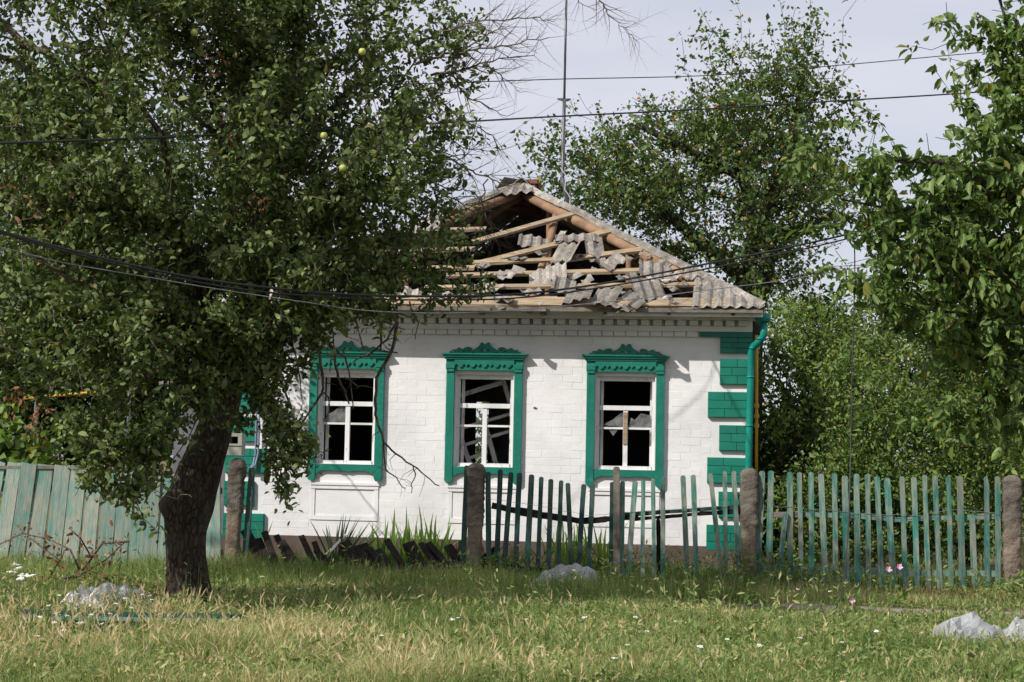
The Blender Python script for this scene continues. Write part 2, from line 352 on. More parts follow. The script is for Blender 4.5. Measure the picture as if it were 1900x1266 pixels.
# ------------------------------------------------------------------ the setting: ground and path
def gz(x, y):
    return 0.035 * math.sin(x * 0.9 + 1.3) * math.cos(y * 0.7) + 0.02 * math.sin(2.1 * x + y)
g = MB(); xs = [-400, -120, -60, -30, -20, -14] + [-10 + 0.5 * i for i in range(41)] + [14, 20, 30, 60, 120, 400]
ys = [-60, -20, 0, 5] + [8 + 0.5 * i for i in range(33)] + [27, 32, 40, 60, 100, 200, 500, 1200]
for y in ys:
    for x in xs: g.v.append((x, y, gz(x, y) if (abs(x) < 11 and 6 < y < 24) else 0.0))
for j in range(len(ys) - 1):
    for i in range(len(xs) - 1):
        o = j * len(xs) + i; g.f.append((o, o + 1, o + 1 + len(xs), o + len(xs)))
tag(g.build('ground', M['soil'], smooth=True), kind='structure')
g = MB(); n = 60
for i in range(n + 1):
    x = -11 + 22 * i / n
    yc = 19.05 - 0.13 * x
    for k, e in enumerate((-0.62, -0.3, 0.0, 0.3, 0.62)):
        y = yc + (1.0 + .35 * max(0, min(1, (x - 1) / 3))) * e * (1 + 0.25 * math.sin(i * 1.7 + k) if abs(e) > 0.5 else 1)
        g.v.append((x, y, gz(x, y) + 0.03 - (0.02 if abs(e) > .5 else 0)))
for i in range(n):
    for k in range(4):
        o = i * 5 + k; g.f.append((o, o + 5, o + 6, o + 1))
tag(g.build('path', M['path'], smooth=True), kind='structure')
def path_off(x, y): return y - (19.05 - 0.13 * x)

# ------------------------------------------------------------------ the house
HS = thing('house', 'white brick cottage with green trim and a shattered hipped roof', 'house', HB, -A)
HW, DEP = 3.51, 8.4
Z0, ZC = 0.48, 3.18
WC = (-1.86, 0.0, 1.87); WH, WZ0, WZ1 = 0.385, 1.45, 2.67
def wall_cells(u0, u1, z0, z1, d0, d1, holes):
    b = MB(); us = sorted({u0, u1} | {h[0] for h in holes} | {h[1] for h in holes}); zs = sorted({z0, z1} | {h[2] for h in holes} | {h[3] for h in holes})
    for i in range(len(us) - 1):
        for j in range(len(zs) - 1):
            cu, cz = (us[i] + us[i+1]) / 2, (zs[j] + zs[j+1]) / 2
            if any(h[0] < cu < h[1] and h[2] < cz < h[3] for h in holes): continue
            b.bx(us[i], us[i+1], d0, d1, zs[j], zs[j+1])
    return b
holes = [(c - WH, c + WH, WZ0, WZ1) for c in WC]
FW = wall_cells(-HW, HW, Z0, 3.50, 0.0, 0.34, holes).build('front_wall', M['white'], HS)
MB().bx(-HW - .03, HW + .03, -0.05, 0.36, -0.2, Z0 - .002).bx(-HW-.03, -HW+.33, 0.37, DEP, -.2, Z0-.002).bx(HW-.33, HW+.03, .37, DEP, -.2, Z0-.002).build('plinth', M['plinth'], HS)
rp_ = [on_plane(x, y, (0, DEP, 0), (0, 1, 0)) for x, y in ((853, 700), (900, 835))]
rh = [(rp_[0].x - 0.15, rp_[1].x + 0.1, 1.1, 2.6)]
for nm, b in (('side_wall', MB().bx(-HW, -HW + .33, 0.345, DEP - .35, Z0, 3.50)), ('side_wall', MB().bx(HW - .33, HW, 0.345, DEP - .35, Z0, 3.50)),
              ('rear_wall', wall_cells(-HW, HW, Z0, 3.50, DEP - .345, DEP, rh))):
    b.build(nm, M['white'], HS)
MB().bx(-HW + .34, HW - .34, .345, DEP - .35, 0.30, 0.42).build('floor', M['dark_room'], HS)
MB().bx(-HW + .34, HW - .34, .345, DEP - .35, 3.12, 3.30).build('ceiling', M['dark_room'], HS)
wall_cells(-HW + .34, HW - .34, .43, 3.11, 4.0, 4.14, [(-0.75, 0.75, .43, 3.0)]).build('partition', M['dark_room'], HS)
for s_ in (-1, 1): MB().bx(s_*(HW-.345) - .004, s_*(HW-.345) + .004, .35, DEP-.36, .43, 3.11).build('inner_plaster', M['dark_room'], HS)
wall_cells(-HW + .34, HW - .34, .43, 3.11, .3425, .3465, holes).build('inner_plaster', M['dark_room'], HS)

def brick_mesh(w, h, dp=0.05, ch=0.007, name='brick'):
    x, z = w / 2, h / 2; b = MB(); xi, zi = x - ch, z - ch
    b.add([(-x, 0, -z), (x, 0, -z), (x, 0, z), (-x, 0, z), (-x, -dp + ch, -z), (x, -dp + ch, -z), (x, -dp + ch, z), (-x, -dp + ch, z),
           (-xi, -dp, -zi), (xi, -dp, -zi), (xi, -dp, zi), (-xi, -dp, zi)],
          [(0,1,5,4),(1,2,6,5),(2,3,7,6),(3,0,4,7),(4,5,9,8),(5,6,10,9),(6,7,11,10),(7,4,8,11),(8,9,10,11)])
    return b.mesh(name)
# quoins
QB = [(2.58, 2.91, 0), (2.15, 2.48, 1), (1.72, 2.05, 0), (1.30, 1.63, 1), (0.86, 1.19, 0), (0.43, 0.76, 1)]
QW = (0.415, 0.565)
qm = {}
def quoin(s, z0, z1, wide, label=None):
    w = QW[wide]; q = MB().bx(*sorted((s * HW, s * (HW - w))), -0.045, -0.001, z0, z1).build('quoin', M['greenbrick'], HS)
    MB_ = MB()
    for r in range(3):
        h = (z1 - z0) / 3; zc = z0 + h * (r + .5)
        cuts = [0, w * (.45 if r % 2 == wide else .62), w]
        for k in range(2):
            ww = round(cuts[k+1] - cuts[k], 4); key = (ww, round(h, 3))
            if key not in qm: qm[key] = brick_mesh(ww - .004, h - .005, .010, .004, 'quoin_brick')
            o = link('quoin_brick', qm[key], M['greenbrick'], q, (s * (HW - (cuts[k] + cuts[k+1]) / 2), -0.045 + R.uniform(-.002, .003), zc))
            o.rotation_euler = (R.uniform(-.01, .01), R.uniform(-.008, .008), 0)
for s_ in (-1, 1):
    for z0, z1, wd_ in QB: quoin(s_, z0, z1, wd_)
    quoin(s_, 2.985, 3.19, 0)
    MB().bx(*sorted((s_ * HW, s_ * (HW - .68))), -0.052, -0.001, 3.195, 3.265).build('quoin', M['greenbrick'], HS)
# facade bricks
bm_full = brick_mesh(.254, .096, .0019, .0019); bm_half = brick_mesh(.124, .096, .0019, .0019)
cands = []
nrow = int((ZC - Z0) / 0.1)
for r in range(nrow):
    zc = Z0 + 0.05 + r * 0.1; u = -HW + (0.13 if r % 2 else 0.0)
    pieces = [( -HW + .065, .122)] if r % 2 else []
    while u + .25 < HW: pieces.append((u + .13, .252)); u += .26
    for uc, w in pieces:
        if any(abs(uc - c) < WH + w / 2 - .0 and WZ0 - .05 < zc < WZ1 + .05 for c in WC): continue
        if any(z0 - .045 < zc < z1 + .045 and abs(uc) + w / 2 > HW - QW[k] - .005 for z0, z1, k in QB) or (zc > 2.94 and abs(uc) + w/2 > HW - .43): continue
        if any(abs(uc - c) < .5 and 0.62 < zc < 1.26 for c in WC): continue
        cands.append((uc, zc, w))
def shows(c):
    u, z, w = c
    if u < -1.3: return 0 + u * .01
    return w * (1.5 if z > 1.2 else 1.0)
cands.sort(key=shows, reverse=True)
rest = MB()
for i, (uc, zc, w) in enumerate(cands):
    jd = R.uniform(-.0010, .0014)
    if i < 296:
        o = link('brick', bm_full if w > .2 else bm_half, M['white'], FW, (uc, jd, zc)); o.rotation_euler = (R.uniform(-.018, .018), R.uniform(-.006, .006), R.uniform(-.006, .006))
    else:
        m = bm_full if w > .2 else bm_half; b = len(rest.v)
        rest.v += [(v.co.x + uc, v.co.y + jd, v.co.z + zc) for v in m.vertices]; rest.f += [tuple(k + b for k in p.vertices) for p in m.polygons]
tag(rest.build('brick_courses', M['white'], FW), kind='stuff')
# cornice: two dentil rows and bands
CN = MB().bx(-HW, HW, -.052, -.001, 3.265, 3.335).bx(-HW - .03, HW + .03, -.155, -.001, 3.412, 3.575).build('cornice', M['white'], HS)
dm = brick_mesh(.150, .068, .05, .008, 'dentil'); dm2 = brick_mesh(.112, .072, .10, .008, 'dentil')
u = -HW + .08
while u < HW - .05:
    if abs(u) < HW - .70: link('dentil', dm, M['white'], CN, (u, R.uniform(-.004, .004), 3.229)).rotation_euler = (0, R.uniform(-.02, .02), 0)
    link('dentil', dm2, M['white'], CN, (u + .02, R.uniform(-.006, .006), 3.374)).rotation_euler = (0, R.uniform(-.03, .03), 0)
    u += .158
# shot hole in the wall and small brackets
hp = on_plane(993, 757, (0, -.006, 0), (0, 1, 0))
MB().prism([(hp.x + .022 * math.cos(k * .7) * R.uniform(.6, 1.3), hp.z + .016 * math.sin(k * .7) * R.uniform(.6, 1.2)) for k in range(9)], -.0105, -.004).build('chip', M['brick'], FW)

def window(c, kind):
    wn_ = bpy.data.objects.new('window', None); COL.objects.link(wn_); wn_.parent = HS; wn_.location = (c, 0, 0); wn_.empty_display_size = .1
    G, Wh = M['green'], M['whitewood']
    P = lambda b, n, m: b.build(n, m, wn_)
    xo, xi = .507, .402
    for s in (-1, 1):
        a, b = sorted((s * xi, s * xo))
        P(MB().prism([(a, 1.26), (a + (b - a) * .25, 1.225), (b - (b - a) * .25, 1.225), (b, 1.26), (b, 2.72), (a, 2.72)] if s > 0 else
                     [(a, 1.26), (a + .025, 1.225), (b - .025, 1.225), (b, 1.26), (b, 2.72), (a, 2.72)], -.06, -.008), 'casing_post', G)
        P(MB().bx(s * .455 - .058, s * .455 + .058, -.088, -.0605, 2.745, 2.80).bx(s * .455 - .05, s * .455 + .05, -.078, -.0605, 2.70, 2.744), 'casing_bracket', G)
    P(MB().bx(-.515, .515, -.055, -.008, 2.721, 2.865), 'casing_lintel', G)
    P(MB().bx(-.53, .53, -.085, -.008, 2.866, 2.895).bx(-.55, .55, -.105, -.008, 2.8955, 2.925).bx(-.575, .575, -.125, -.008, 2.9255, 2.945), 'casing_cornice', G)
    k = .000752
    half = [(0,145),(20,170),(45,195),(70,195),(90,170),(100,140),(140,105),(190,75),(245,52),(232,82),(260,110),(300,115),(350,105),(390,72),(420,80),(450,100),(490,95),(505,66),(560,62),(592,70),(590,50),(545,38),(560,20),(600,35),(640,22),(640,0)]
    z = 2.947
    out = [(x * k, z + y * k) for x, y in half] + [(-x * k, z + y * k) for x, y in reversed(half[1:])]
    out = out[::-1]
    hl = []
    for s in (-1, 1):
        hl.append([(s * x * k, z + y * k) for x, y in ((170, 15), (205, 30), (240, 18), (205, 10))])
        hl.append([(s * x * k, z + y * k) for x, y in ((330, 25), (360, 55), (395, 25))])
        hl.append([(s * x * k, z + y * k) for x, y in ((262, 45), (285, 72), (310, 55), (290, 30))])
        hl.append([(s * x * k, z + y * k) for x, y in ((22, 45), (60, 80), (85, 30), (70, 25), (52, 58))])
    P(MB().prism(out, -.045, -.012, hl), 'casing_crest', G)
    b = MB(); b.prism([(k_ * .036 - .018 + .022 * math.cos(t), 2.985 + .0 + .02 * math.sin(t)) for k_ in (0.5,) for t in [q * .7 for q in range(9)]], -.056, -.046); P(b, 'boss', M['metal'])
    # scalloped valance board on the lintel
    sc_ = [(-.40, 2.86)]; nsc = 5
    for i in range(nsc):
        x0 = -.40 + .8 * i / nsc; w = .8 / nsc
        for t, dz in ((.04, .085), (.2, .055), (.35, .09), (.5, .105), (.65, .09), (.8, .055), (.96, .085)): sc_.append((x0 + w * t, 2.86 - dz))
    sc_.append((.40, 2.86)); P(MB().prism(sc_[::-1], -.076, -.0555), 'valance', G)
    # sill apron with scalloped lower edge
    ap = [(-xi + .001, 1.445), (-xi + .001, 1.31), (-.36, 1.335), (-.30, 1.36), (-.12, 1.36), (-.06, 1.345), (0, 1.355), (.06, 1.345), (.12, 1.36), (.30, 1.36), (.36, 1.335), (xi - .001, 1.31), (xi - .001, 1.445)]
    P(MB().prism(ap, -.05, -.008), 'apron', G)
    # white frame
    P(MB().bx(-.40, -.345, .05, .16, WZ0, WZ1).bx(.345, .40, .05, .16, WZ0, WZ1).bx(-.344, .344, .05, .16, WZ1 - .06, WZ1).bx(-.344, .344, .03, .16, WZ0 - .005, WZ0 + .045), 'frame', Wh)
    P(MB().bx(-.344, .344, .045, .11, 2.225, 2.285), 'transom', Wh)
    P(MB().bx(-.344, .344, .26, .30, 2.24, 2.28).bx(-.344, -.31, .25, .30, WZ0, WZ1).bx(.31, .344, .25, .30, WZ0, WZ1), 'inner_frame', Wh)
    P(MB().bx(-.03 + .0, .03, .055, .10, WZ0 + .046, 2.224), 'mullion', M['whitewood'])
    P(MB().bx(-.344, -.031, .065, .095, 1.975, 2.002), 'glazing_bar', Wh)
    P(MB().bx(.031, .344, .065, .095, 1.975, 2.002), 'glazing_bar', Wh)
    def shard(pts, d=.08): P(MB().prism(pts, d, d + .004), 'pane', M['glass'])
    if kind == 0:
        shard([(-.34, 2.004), (-.035, 2.004), (-.035, 2.20), (-.11, 2.22), (-.20, 2.15), (-.26, 2.12), (-.31, 2.06), (-.34, 2.05)])
    if kind == 2:
        shard([(-.31, 2.03), (-.034, 2.004), (-.034, 2.17), (-.05, 2.20), (-.17, 2.10)])
        shard([(-.22, 1.97), (-.10, 1.97), (-.16, 1.885)])
        shard([(.035, 2.004), (.34, 2.004), (.34, 2.16), (.20, 2.19), (.12, 2.10), (.07, 2.13)])
        P(MB().bx(-.026, .026, .040, .054, 1.78, 2.20), 'bare_batten', M['plank'])
    if kind == 1:
        shard([(-.34, 1.50), (-.335, 1.97), (-.31, 1.7)])
    # moulded panel below the sill
    P(MB().bx(-.47, .47, -.030, -.001, 1.165, 1.20).bx(-.46, .46, -.018, -.001, 1.115, 1.1645), 'panel_ledge', M['white'])
    P(MB().bx(-.46, -.405, -.011, -.001, .70, 1.1145).bx(.405, .46, -.012, -.001, .70, 1.1145).bx(-.4045, .4045, -.012, -.001, .70, .76), 'panel_frame', M['white'])
    return wn_
for i, c in enumerate(WC): window(c, i)
# torn-out sash standing askew inside the middle window opening
TS = thing('loose_sash', 'torn-out white window sash leaning askew inside the middle window', 'window sash', HM @ Vector((0, .75, .42)), -A)
def sash_bar(p, q, w=.055): MB().beam((p[0], 0, p[1]), (q[0], .0, q[1]), w, .045).build('sash_rail', M['whitewood'], TS)
def mid(px, py): v = on_plane(px, py, (0, .75, 0), (0, 1, 0)); return (v.x, v.z - .42)
for a_, b_ in (((835, 740), (938, 708)), ((935, 708), (950, 760)), ((838, 800), (948, 768)), ((848, 790), (878, 880)), ((898, 780), (926, 880)), ((862, 826), (946, 800)), ((872, 850), (905, 838))):
    sash_bar(mid(*a_), mid(*b_), .06 if a_[1] < 800 else .042)

# ---- roof
EZ, ED, RU = 3.545, -0.48, 3.66
AP = Vector((0.0, 3.42, 5.76)); RB = 5.0; BD = 8.9
T_ = Vector((0, AP.y - ED, AP.z - EZ)); TL = T_.length; T_.normalize(); NF = Vector((0, -T_.z, T_.y))
RF = bpy.data.objects.new('roof', None); COL.objects.link(RF); RF.parent = HS; RF.empty_display_size = .2
def rpx(px, py, lift=0.0): return on_plane(px, py, Vector((0, ED, EZ)) + NF * lift, NF)
def corr_sheet(name, p, us, fs, amp=.022, pitch=.145, th=.008, ragged=0.0, ph=0.0):
    """p(u, f) -> point and normal; corrugated along u"""
    b = MB(); nu, nf = len(us), len(fs)
    for layer in (0, 1):
        for j, f in enumerate(fs):
            for i, u in enumerate(us):
                fl = f(u) if callable(f) else f
                q, n_ = p(u, fl); wv = math.sin(2 * math.pi * (u / pitch) + ph) * amp
                b.v.append(tuple(q + n_ * (wv - layer * th)))
    for j in range(nf - 1):
        for i in range(nu - 1):
            o = j * nu + i; b.f.append((o, o+1, o+1+nu, o+nu)); o += nu * nf; b.f.append((o+nu, o+1+nu, o+1, o))
    o2 = nu * nf
    for i in range(nu - 1):
        b.f.append((i+1, i, o2+i, o2+i+1)); k = (nf-1)*nu + i; b.f.append((k, k+1, o2+k+1, o2+k))
    for j in range(nf - 1):
        k = j*nu; b.f.append((k, k+nu, o2+k+nu, o2+k)); k = j*nu+nu-1; b.f.append((k+nu, k, o2+k, o2+k+nu))
    return b.build(name, M['slate'], RF)
def rng_(a, b, st): n_ = max(1, int(round((b - a) / st))); return [a + (b - a) * i / n_ for i in range(n_ + 1)]
for s in (-1, 1):                                   # left and right slopes
    sl = Vector((-s * RU, 0, AP.z - EZ)).normalized(); nn = Vector((s * (AP.z - EZ), 0, RU)).normalized()
    def pf(d, f, s=s, nn=nn): return Vector((s * RU * (1 - f), d, EZ + (AP.z - EZ) * f)), nn
    def fmax(d):
        if d < AP.y: return max(0.0, (d - ED) / (AP.y - ED))
        if d > RB: return max(0.0, (BD - d) / (BD - RB))
        return 1.0
    d = ED
    while d < BD - .02:
        e = min(d + 1.17, BD)
        for f0, f1 in ((0, .36), (.34, .70), (.68, 1.0)):
            if max(fmax(d), fmax(e), fmax((d + e) / 2)) <= f0 + .01: continue
            lo = lambda u, f0=f0: min(f0, fmax(u)) - .0; hi = lambda u, f1=f1: min(f1, fmax(u))
            o = corr_sheet('slate_sheet', pf, rng_(d, e, .0363), [lo, lambda u: (lo(u) + hi(u)) / 2, hi], ph=.6)
            o.location = nn * (.008 * (f0 * 3) + R.uniform(0, .012))
        if e >= BD: break
        d = e - .03
nn = Vector((0, (AP.z - EZ), BD - RB)).normalized()
def pr(u, f): return Vector((u, BD - (BD - RB) * f, EZ + (AP.z - EZ) * f)), nn
for u0 in np.arange(-RU, RU, 1.05):
    u1 = min(u0 + 1.08, RU); h = lambda u: 1 - abs(u) / RU
    corr_sheet('slate_sheet', pr, rng_(u0, u1, .05), [lambda u: 0.0, lambda u: h(u) / 2, h])
# what is left on the front slope
def pfr(u, f): return Vector((u, ED, EZ)) + T_ * (TL * f), NF
hip = lambda u: max(0.0, 1 - abs(u) / RU)
def front_sheet(u0, u1, lo, hi, off=0.0):
    o = corr_sheet('slate_sheet', pfr, rng_(u0, u1, .0363), [lambda u: min(lo(u), hip(u)), lambda u: (min(lo(u), hip(u)) + min(hi(u), hip(u))) / 2, lambda u: min(hi(u), hip(u))]); o.location = NF * off; return o
rag = lambda b, a, k: (lambda u: b + a * math.sin(u * k) + a * .6 * math.sin(u * k * 2.7 + 1))
front_sheet(2.74, 3.66, lambda u: -.012, lambda u: .30 - .02 * math.sin(9 * u) if u > 2.82 else .24, .03)
front_sheet(2.60, 3.1, rag(.20, .02, 11), lambda u: .42 + (u - 2.9) * .1, .05)
front_sheet(-.36, .30, rag(.90, .012, 9), lambda u: 1.0, .045)
front_sheet(-3.66, -2.7, lambda u: -.012, lambda u: 1.0, .03)
front_sheet(-2.74, -1.75, lambda u: -.012, rag(.16, .02, 8), .03)
front_sheet(-2.74, -1.9, rag(.20, .02, 8), rag(.42, .03, 6), .04)
front_sheet(-1.95, -1.0, rag(.52, .02, 7), rag(.72, .03, 5), .04)
# hip caps
for s in (-1, 1):
    c0 = Vector((s * RU, ED, EZ)); nseg = 5
    for k in range(nseg):
        a_, b_ = c0.lerp(AP, k / nseg), c0.lerp(AP, (k + 1.06) / nseg if k < nseg - 1 else 1.0)
        ax = (b_ - a_).normalized(); sd_ = ax.cross(Vector((0, 0, 1))).normalized(); up_ = sd_.cross(ax).normalized()
        if up_.z < 0: up_ = -up_
        b = MB(); prof = [(-.075, -.045), (-.055, -.012), (-.03, .022), (0, .036), (.03, .022), (.055, -.012), (.075, -.045)]
        lift = up_ * (.02 + R.uniform(0, .02))
        for q in range(5):
            c_ = a_.lerp(b_, q / 4) + lift + up_ * R.uniform(-.016, .016)
            b.v += [tuple(c_ + sd_ * (x + R.uniform(-.008, .008)) + up_ * z) for x, z in prof]
        for q in range(4):
            for i in range(6): o = q * 7 + i; b.f.append((o, o+1, o+8, o+7))
        o = b.build('hip_cap', M['slate'], RF); so = o.modifiers.new('thickness', 'SOLIDIFY'); so.thickness = .012
# ridge cap
b = MB(); prof = [(-.17, -.07), (-.06, .04), (0, .07), (.06, .04), (.17, -.07)]
for q in range(9): b.v += [(x, AP.y - .12 + (RB - AP.y + .2) * q / 8, AP.z + .03 + z + R.uniform(-.01, .01)) for x, z in prof]
for q in range(8):
    for i in range(4): o = q * 5 + i; b.f.append((o, o+1, o+6, o+5))
o = b.build('ridge_cap', M['slate'], RF); o.modifiers.new('thickness', 'SOLIDIFY').thickness = .012
# timbers
def log(a_, b_, r, m=M['log'], name='rafter'):
    a_ = Vector(a_); b_ = Vector(b_); n_ = 6
    pts = [a_.lerp(b_, i / n_) + Vector((R.uniform(-1, 1), R.uniform(-1, 1), R.uniform(-1, 1))) * r * .18 for i in range(n_ + 1)]
    return MB().tube(pts, [r * R.uniform(.9, 1.1) for _ in pts], 8).build(name, m, RF, smooth=True)
dn = Vector((0, 0, -.17))
for s in (-1, 1): log(Vector((s * RU, ED, EZ)).lerp(AP, .03) + Vector((-s * .10, -.02, -.09)), AP + Vector((-s * -.02, -.06, -.13)), .075)
for u in (-2.4, -1.2, .62, 2.05):
    q0, _ = pfr(u, .03); q1, _ = pfr(u, hip(u) - .03); log(q0 - NF * .13, q1 - NF * .13, .055)
for px, y0, y1 in ((1020, 368, 446), (1167, 462, 520)):
    t_ = rpx(px, y0, -.12); log(t_, (t_.x + R.uniform(-.05, .05), t_.y + .1, 3.3), .05, name='roof_post')
for s in (-1, 1):
    for k in (.8,):
        d_ = ED + (AP.y - ED) * (k + .25); log((s * (RU - .15), d_, EZ - .06), (0.05 * s, max(d_, AP.y) + .1 * k, AP.z - .14), .05)
BAT = [((880, 449), (1074, 394), .115), ((880, 491), (1128, 430), .125), ((880, 488), (1046, 482), .10), ((1040, 483), (1189, 464), .13), ((830, 512), (1190, 502), .115),
       ((790, 534), (1298, 528), .095), ((700, 552), (1030, 556), .13), ((600, 500), (880, 497), .10), ((640, 470), (880, 462), .10), ((720, 430), (900, 425), .10)]
for i, (p, q, w) in enumerate(BAT):
    l = .0 + .012 * (i % 3); MB().beam(rpx(*p, l), rpx(*q, l), w, .035, NF, ends=.03, seg=6, rough=.006).build('batten', M['plank'], RF)
MB().beam((-RU + .02, ED - .01, EZ - .045), (RU - .02, ED - .01, EZ - .045), .05, .055, (0, 0, 1), seg=12, rough=.008).build('eave_board', M['greywood'], RF)
MB().bx(HW - 1.9, RU - .02, ED + .03, ED + .05, EZ - .12, EZ - .05).build('fascia', M['whitewood'], RF)
MB().beam(pfr(-3.45, .027)[0] + NF * .004, pfr(3.25, .027)[0] + NF * .004, .25, .03, NF, seg=14, rough=.006).build('eave_plank', M['plank'], RF)
for u in np.arange(-3.3, 3.4, .82):
    MB().beam((u, ED + .02, EZ - .07), (u, .1, EZ - .05), .07, .05, (1, 0, 0)).build('lookout', M['greywood'], RF)
for a_, b_ in ((-3.5, -1.25), (-1.05, -.1), (2.75, 3.6)):
    MB().bx(a_, b_, ED + .06, -.16, EZ - .045, EZ - .028).build('soffit_board', M['greywood'], RF)
# broken slate pieces lying on the battens: px, py, width px, height px, rotation, lift
FR = [(989, 447, 56, 26, -8, .06), (1049, 466, 50, 42, 14, .10), (1103, 459, 34, 46, -12, -.03), (1140, 488, 42, 27, -35, .10), (1071, 440, 84, 17, -12, .07),
      (1017, 511, 76, 32, -5, .08), (945, 507, 44, 24, -32, .07), (1046, 527, 44, 24, 4, .08), (1071, 549, 58, 38, 6, .09), (1126, 545, 46, 22, 15, .10),
      (1134, 564, 66, 22, 10, .06), (1176, 556, 42, 16, 42, .10), (1216, 503, 64, 34, 3, .06), (1203, 537, 62, 44, -9, .09), (960, 480, 30, 18, 20, .05),
      (985, 540, 36, 18, -15, .05), (1040, 437, 12, 34, 12, .09), (910, 530, 40, 22, 12, .06), (870, 545, 46, 24, -8, .05), (815, 548, 40, 22, 10, .05), (760, 540, 52, 26, -4, .05), (935, 556, 40, 16, 8, .06),
      (1090, 520, 22, 12, -30, .06), (1005, 470, 20, 12, 25, .07), (1108, 470, 16, 26, 10, .04), (1160, 575, 30, 12, 20, .05), (1245, 520, 20, 10, -20, .05), (1150, 515, 14, 9, 40, .05)]
for _ in range(34):
    k_ = R.random(); FR.append((R.uniform(890, 1280), R.uniform(470, 572), R.uniform(7, 24), R.uniform(6, 17), R.uniform(-60, 60), R.uniform(.02, .09)))
FR = [f for f in FR if f[1] > 350 + (f[0] - 985) * .46 + 22]
for px, py, w, h, rot, lift in FR:
    c = rpx(px, py, lift); k = 3200 / (HM @ c).y; ww = w / k; hh = min(h / k * 1.5, .8); r = math.radians(rot)
    ex = Vector((1, 0, 0)); ey = T_.copy(); X = ex * math.cos(-r) + ey * math.sin(-r); Yv = -ex * math.sin(-r) + ey * math.cos(-r)
    N = (NF + ex * R.uniform(-.4, .4) + ey * R.uniform(-.45, .3)).normalized(); X = (X - N * X.dot(N)).normalized(); Yv = N.cross(X)
    j = [R.uniform(-.12, .12) for _ in range(8)]
    def pp(u, f, c=c, X=X, Yv=Yv, N=N, hh=hh, ww=ww, j=j): return c + X * (u + (f - .5) * j[6] * ww) + Yv * (f - .5) * hh, N
    us = rng_(-ww / 2, ww / 2, .0363)
    lo = lambda u: j[0] + j[1] * math.sin(u * 9 + j[2] * 20) + .12 * (u / ww + .5) * (1 if j[3] > 0 else -1) + R.uniform(-.07, .07)
    hi = lambda u: 1 + j[4] + j[5] * math.sin(u * 11 + j[3] * 20) + R.uniform(-.09, .05)
    corr_sheet('slate_shard', pp, us, [lo, lambda u: .5, hi], amp=.02 if w > 18 else .004, ph=R.random() * 6)
# chimney stump with tar felt
CH = bpy.data.objects.new('chimney', None); COL.objects.link(CH); CH.parent = HS; CH.location = (-.12, 4.3, 5.46)
cb = brick_mesh(.25, .075, .12, .006, 'brick')
for r in range(6):
    for s in (-1, 1):
        o = link('brick', cb, M['brick'], CH, (s * .13 + (.03 if r % 2 else 0), -.10, .04 + r * .085)); o.rotation_euler = (R.uniform(-.05, .05), R.uniform(-.05, .05), R.uniform(-.08, .08))
MB().bx(-.26, .28, -.099, .25, 0, .48).build('core', M['brick'], CH)
b = MB(); b.tube([(-.42, -.25, .18), (-.2, -.2, .36), (.1, -.18, .34), (.3, -.2, .22)], [.08, .16, .15, .06], 8, jit=.25); b.build('felt', M['burnt'], CH)
# drainpipe, gas pipe, conduits
DP = bpy.data.objects.new('drainpipe', None); COL.objects.link(DP); DP.parent = HS
pd = lambda px, py, d=-.16: on_plane(px, py, (0, d, 0), (0, 1, 0))
pts = [pd(1417, 600, -.30), pd(1417, 622, -.30), pd(1411, 632, -.27), pd(1398, 643, -.19), pd(1394, 655), pd(1393, 690), pd(1388, 900), pd(1386, 1015)]
MB().tube(pts, .047, 12).build('pipe', M['pipe'], DP, smooth=True)
t_ = pd(1415, 590, -.30); b = MB(); b.tube([t_ + Vector((0, 0, -.065)), t_ + Vector((0, 0, -.045)), t_ + Vector((0, 0, .05))], [.06, .095, .108], 14, cap=False); o = b.build('funnel', M['pipe'], DP, smooth=True); o.modifiers.new('thickness', 'SOLIDIFY').thickness = .004
for px, py, d in ((1411, 629, -.275), (1397, 646, -.185), (1392.5, 700, -.16), (1390.5, 790, -.16), (1388, 880, -.16)):
    c = pd(px, py, d); MB().tube([c + Vector((0, 0, -.012)), c + Vector((0, 0, .012))], .052, 12).build('collar', M['pipe'], DP, smooth=True)
for z in (2.7, 1.6): MB().tube([pd(1391, 780), (HW - .02, -.03, pd(1391, 780).z)], .006, 5).build('hook', M['metal'], DP)
GP = bpy.data.objects.new('gas_pipe', None); COL.objects.link(GP); GP.parent = HS
gp = [pd(1404, 622, .12), pd(1404, 760, .12), pd(1403, 1000, .12)]
MB().tube(gp, .02, 8).build('pipe', M['yellow'], GP, smooth=True)
for py in (753, 772, 790): c = pd(1404, py, .12); MB().tube([c + Vector((0, 0, -.025)), c + Vector((0, 0, .025))], .032, 8).build('coupling', M['yellow'], GP)
CD = bpy.data.objects.new('conduit', None); COL.objects.link(CD); CD.parent = HS
for k in range(2):
    pts = [pd(479 + 5 * k, 560, -.08), pd(478 + 5 * k, 700, -.08), pd(475 + 5 * k, 800, -.08), pd(474 + 5 * k, 842, -.08), pd(470 + 4 * k, 862, -.10), pd(462 + 3 * k, 870, -.14)]
    MB().tube(pts, .014, 6).build('cable', M['conduit'], CD, smooth=True)
# lean-to on the left flank of the house, shade put into its wall grey
EX = bpy.data.objects.new('lean_to', None); COL.objects.link(EX); EX.parent = HS
MB().bx(-5.0, -3.53, 2.2, 5.2, 0, 2.55).build('wall', mat_plain('shade_grey_render', (0.13, 0.13, 0.135), .95, .1, .3, 3, .4), EX)
MB().beam((-5.2, 3.7, 2.58), (-3.54, 3.7, 2.9), 3.3, .05, (0, 0, 1)).build('roof_slab', M['slate'], EX)

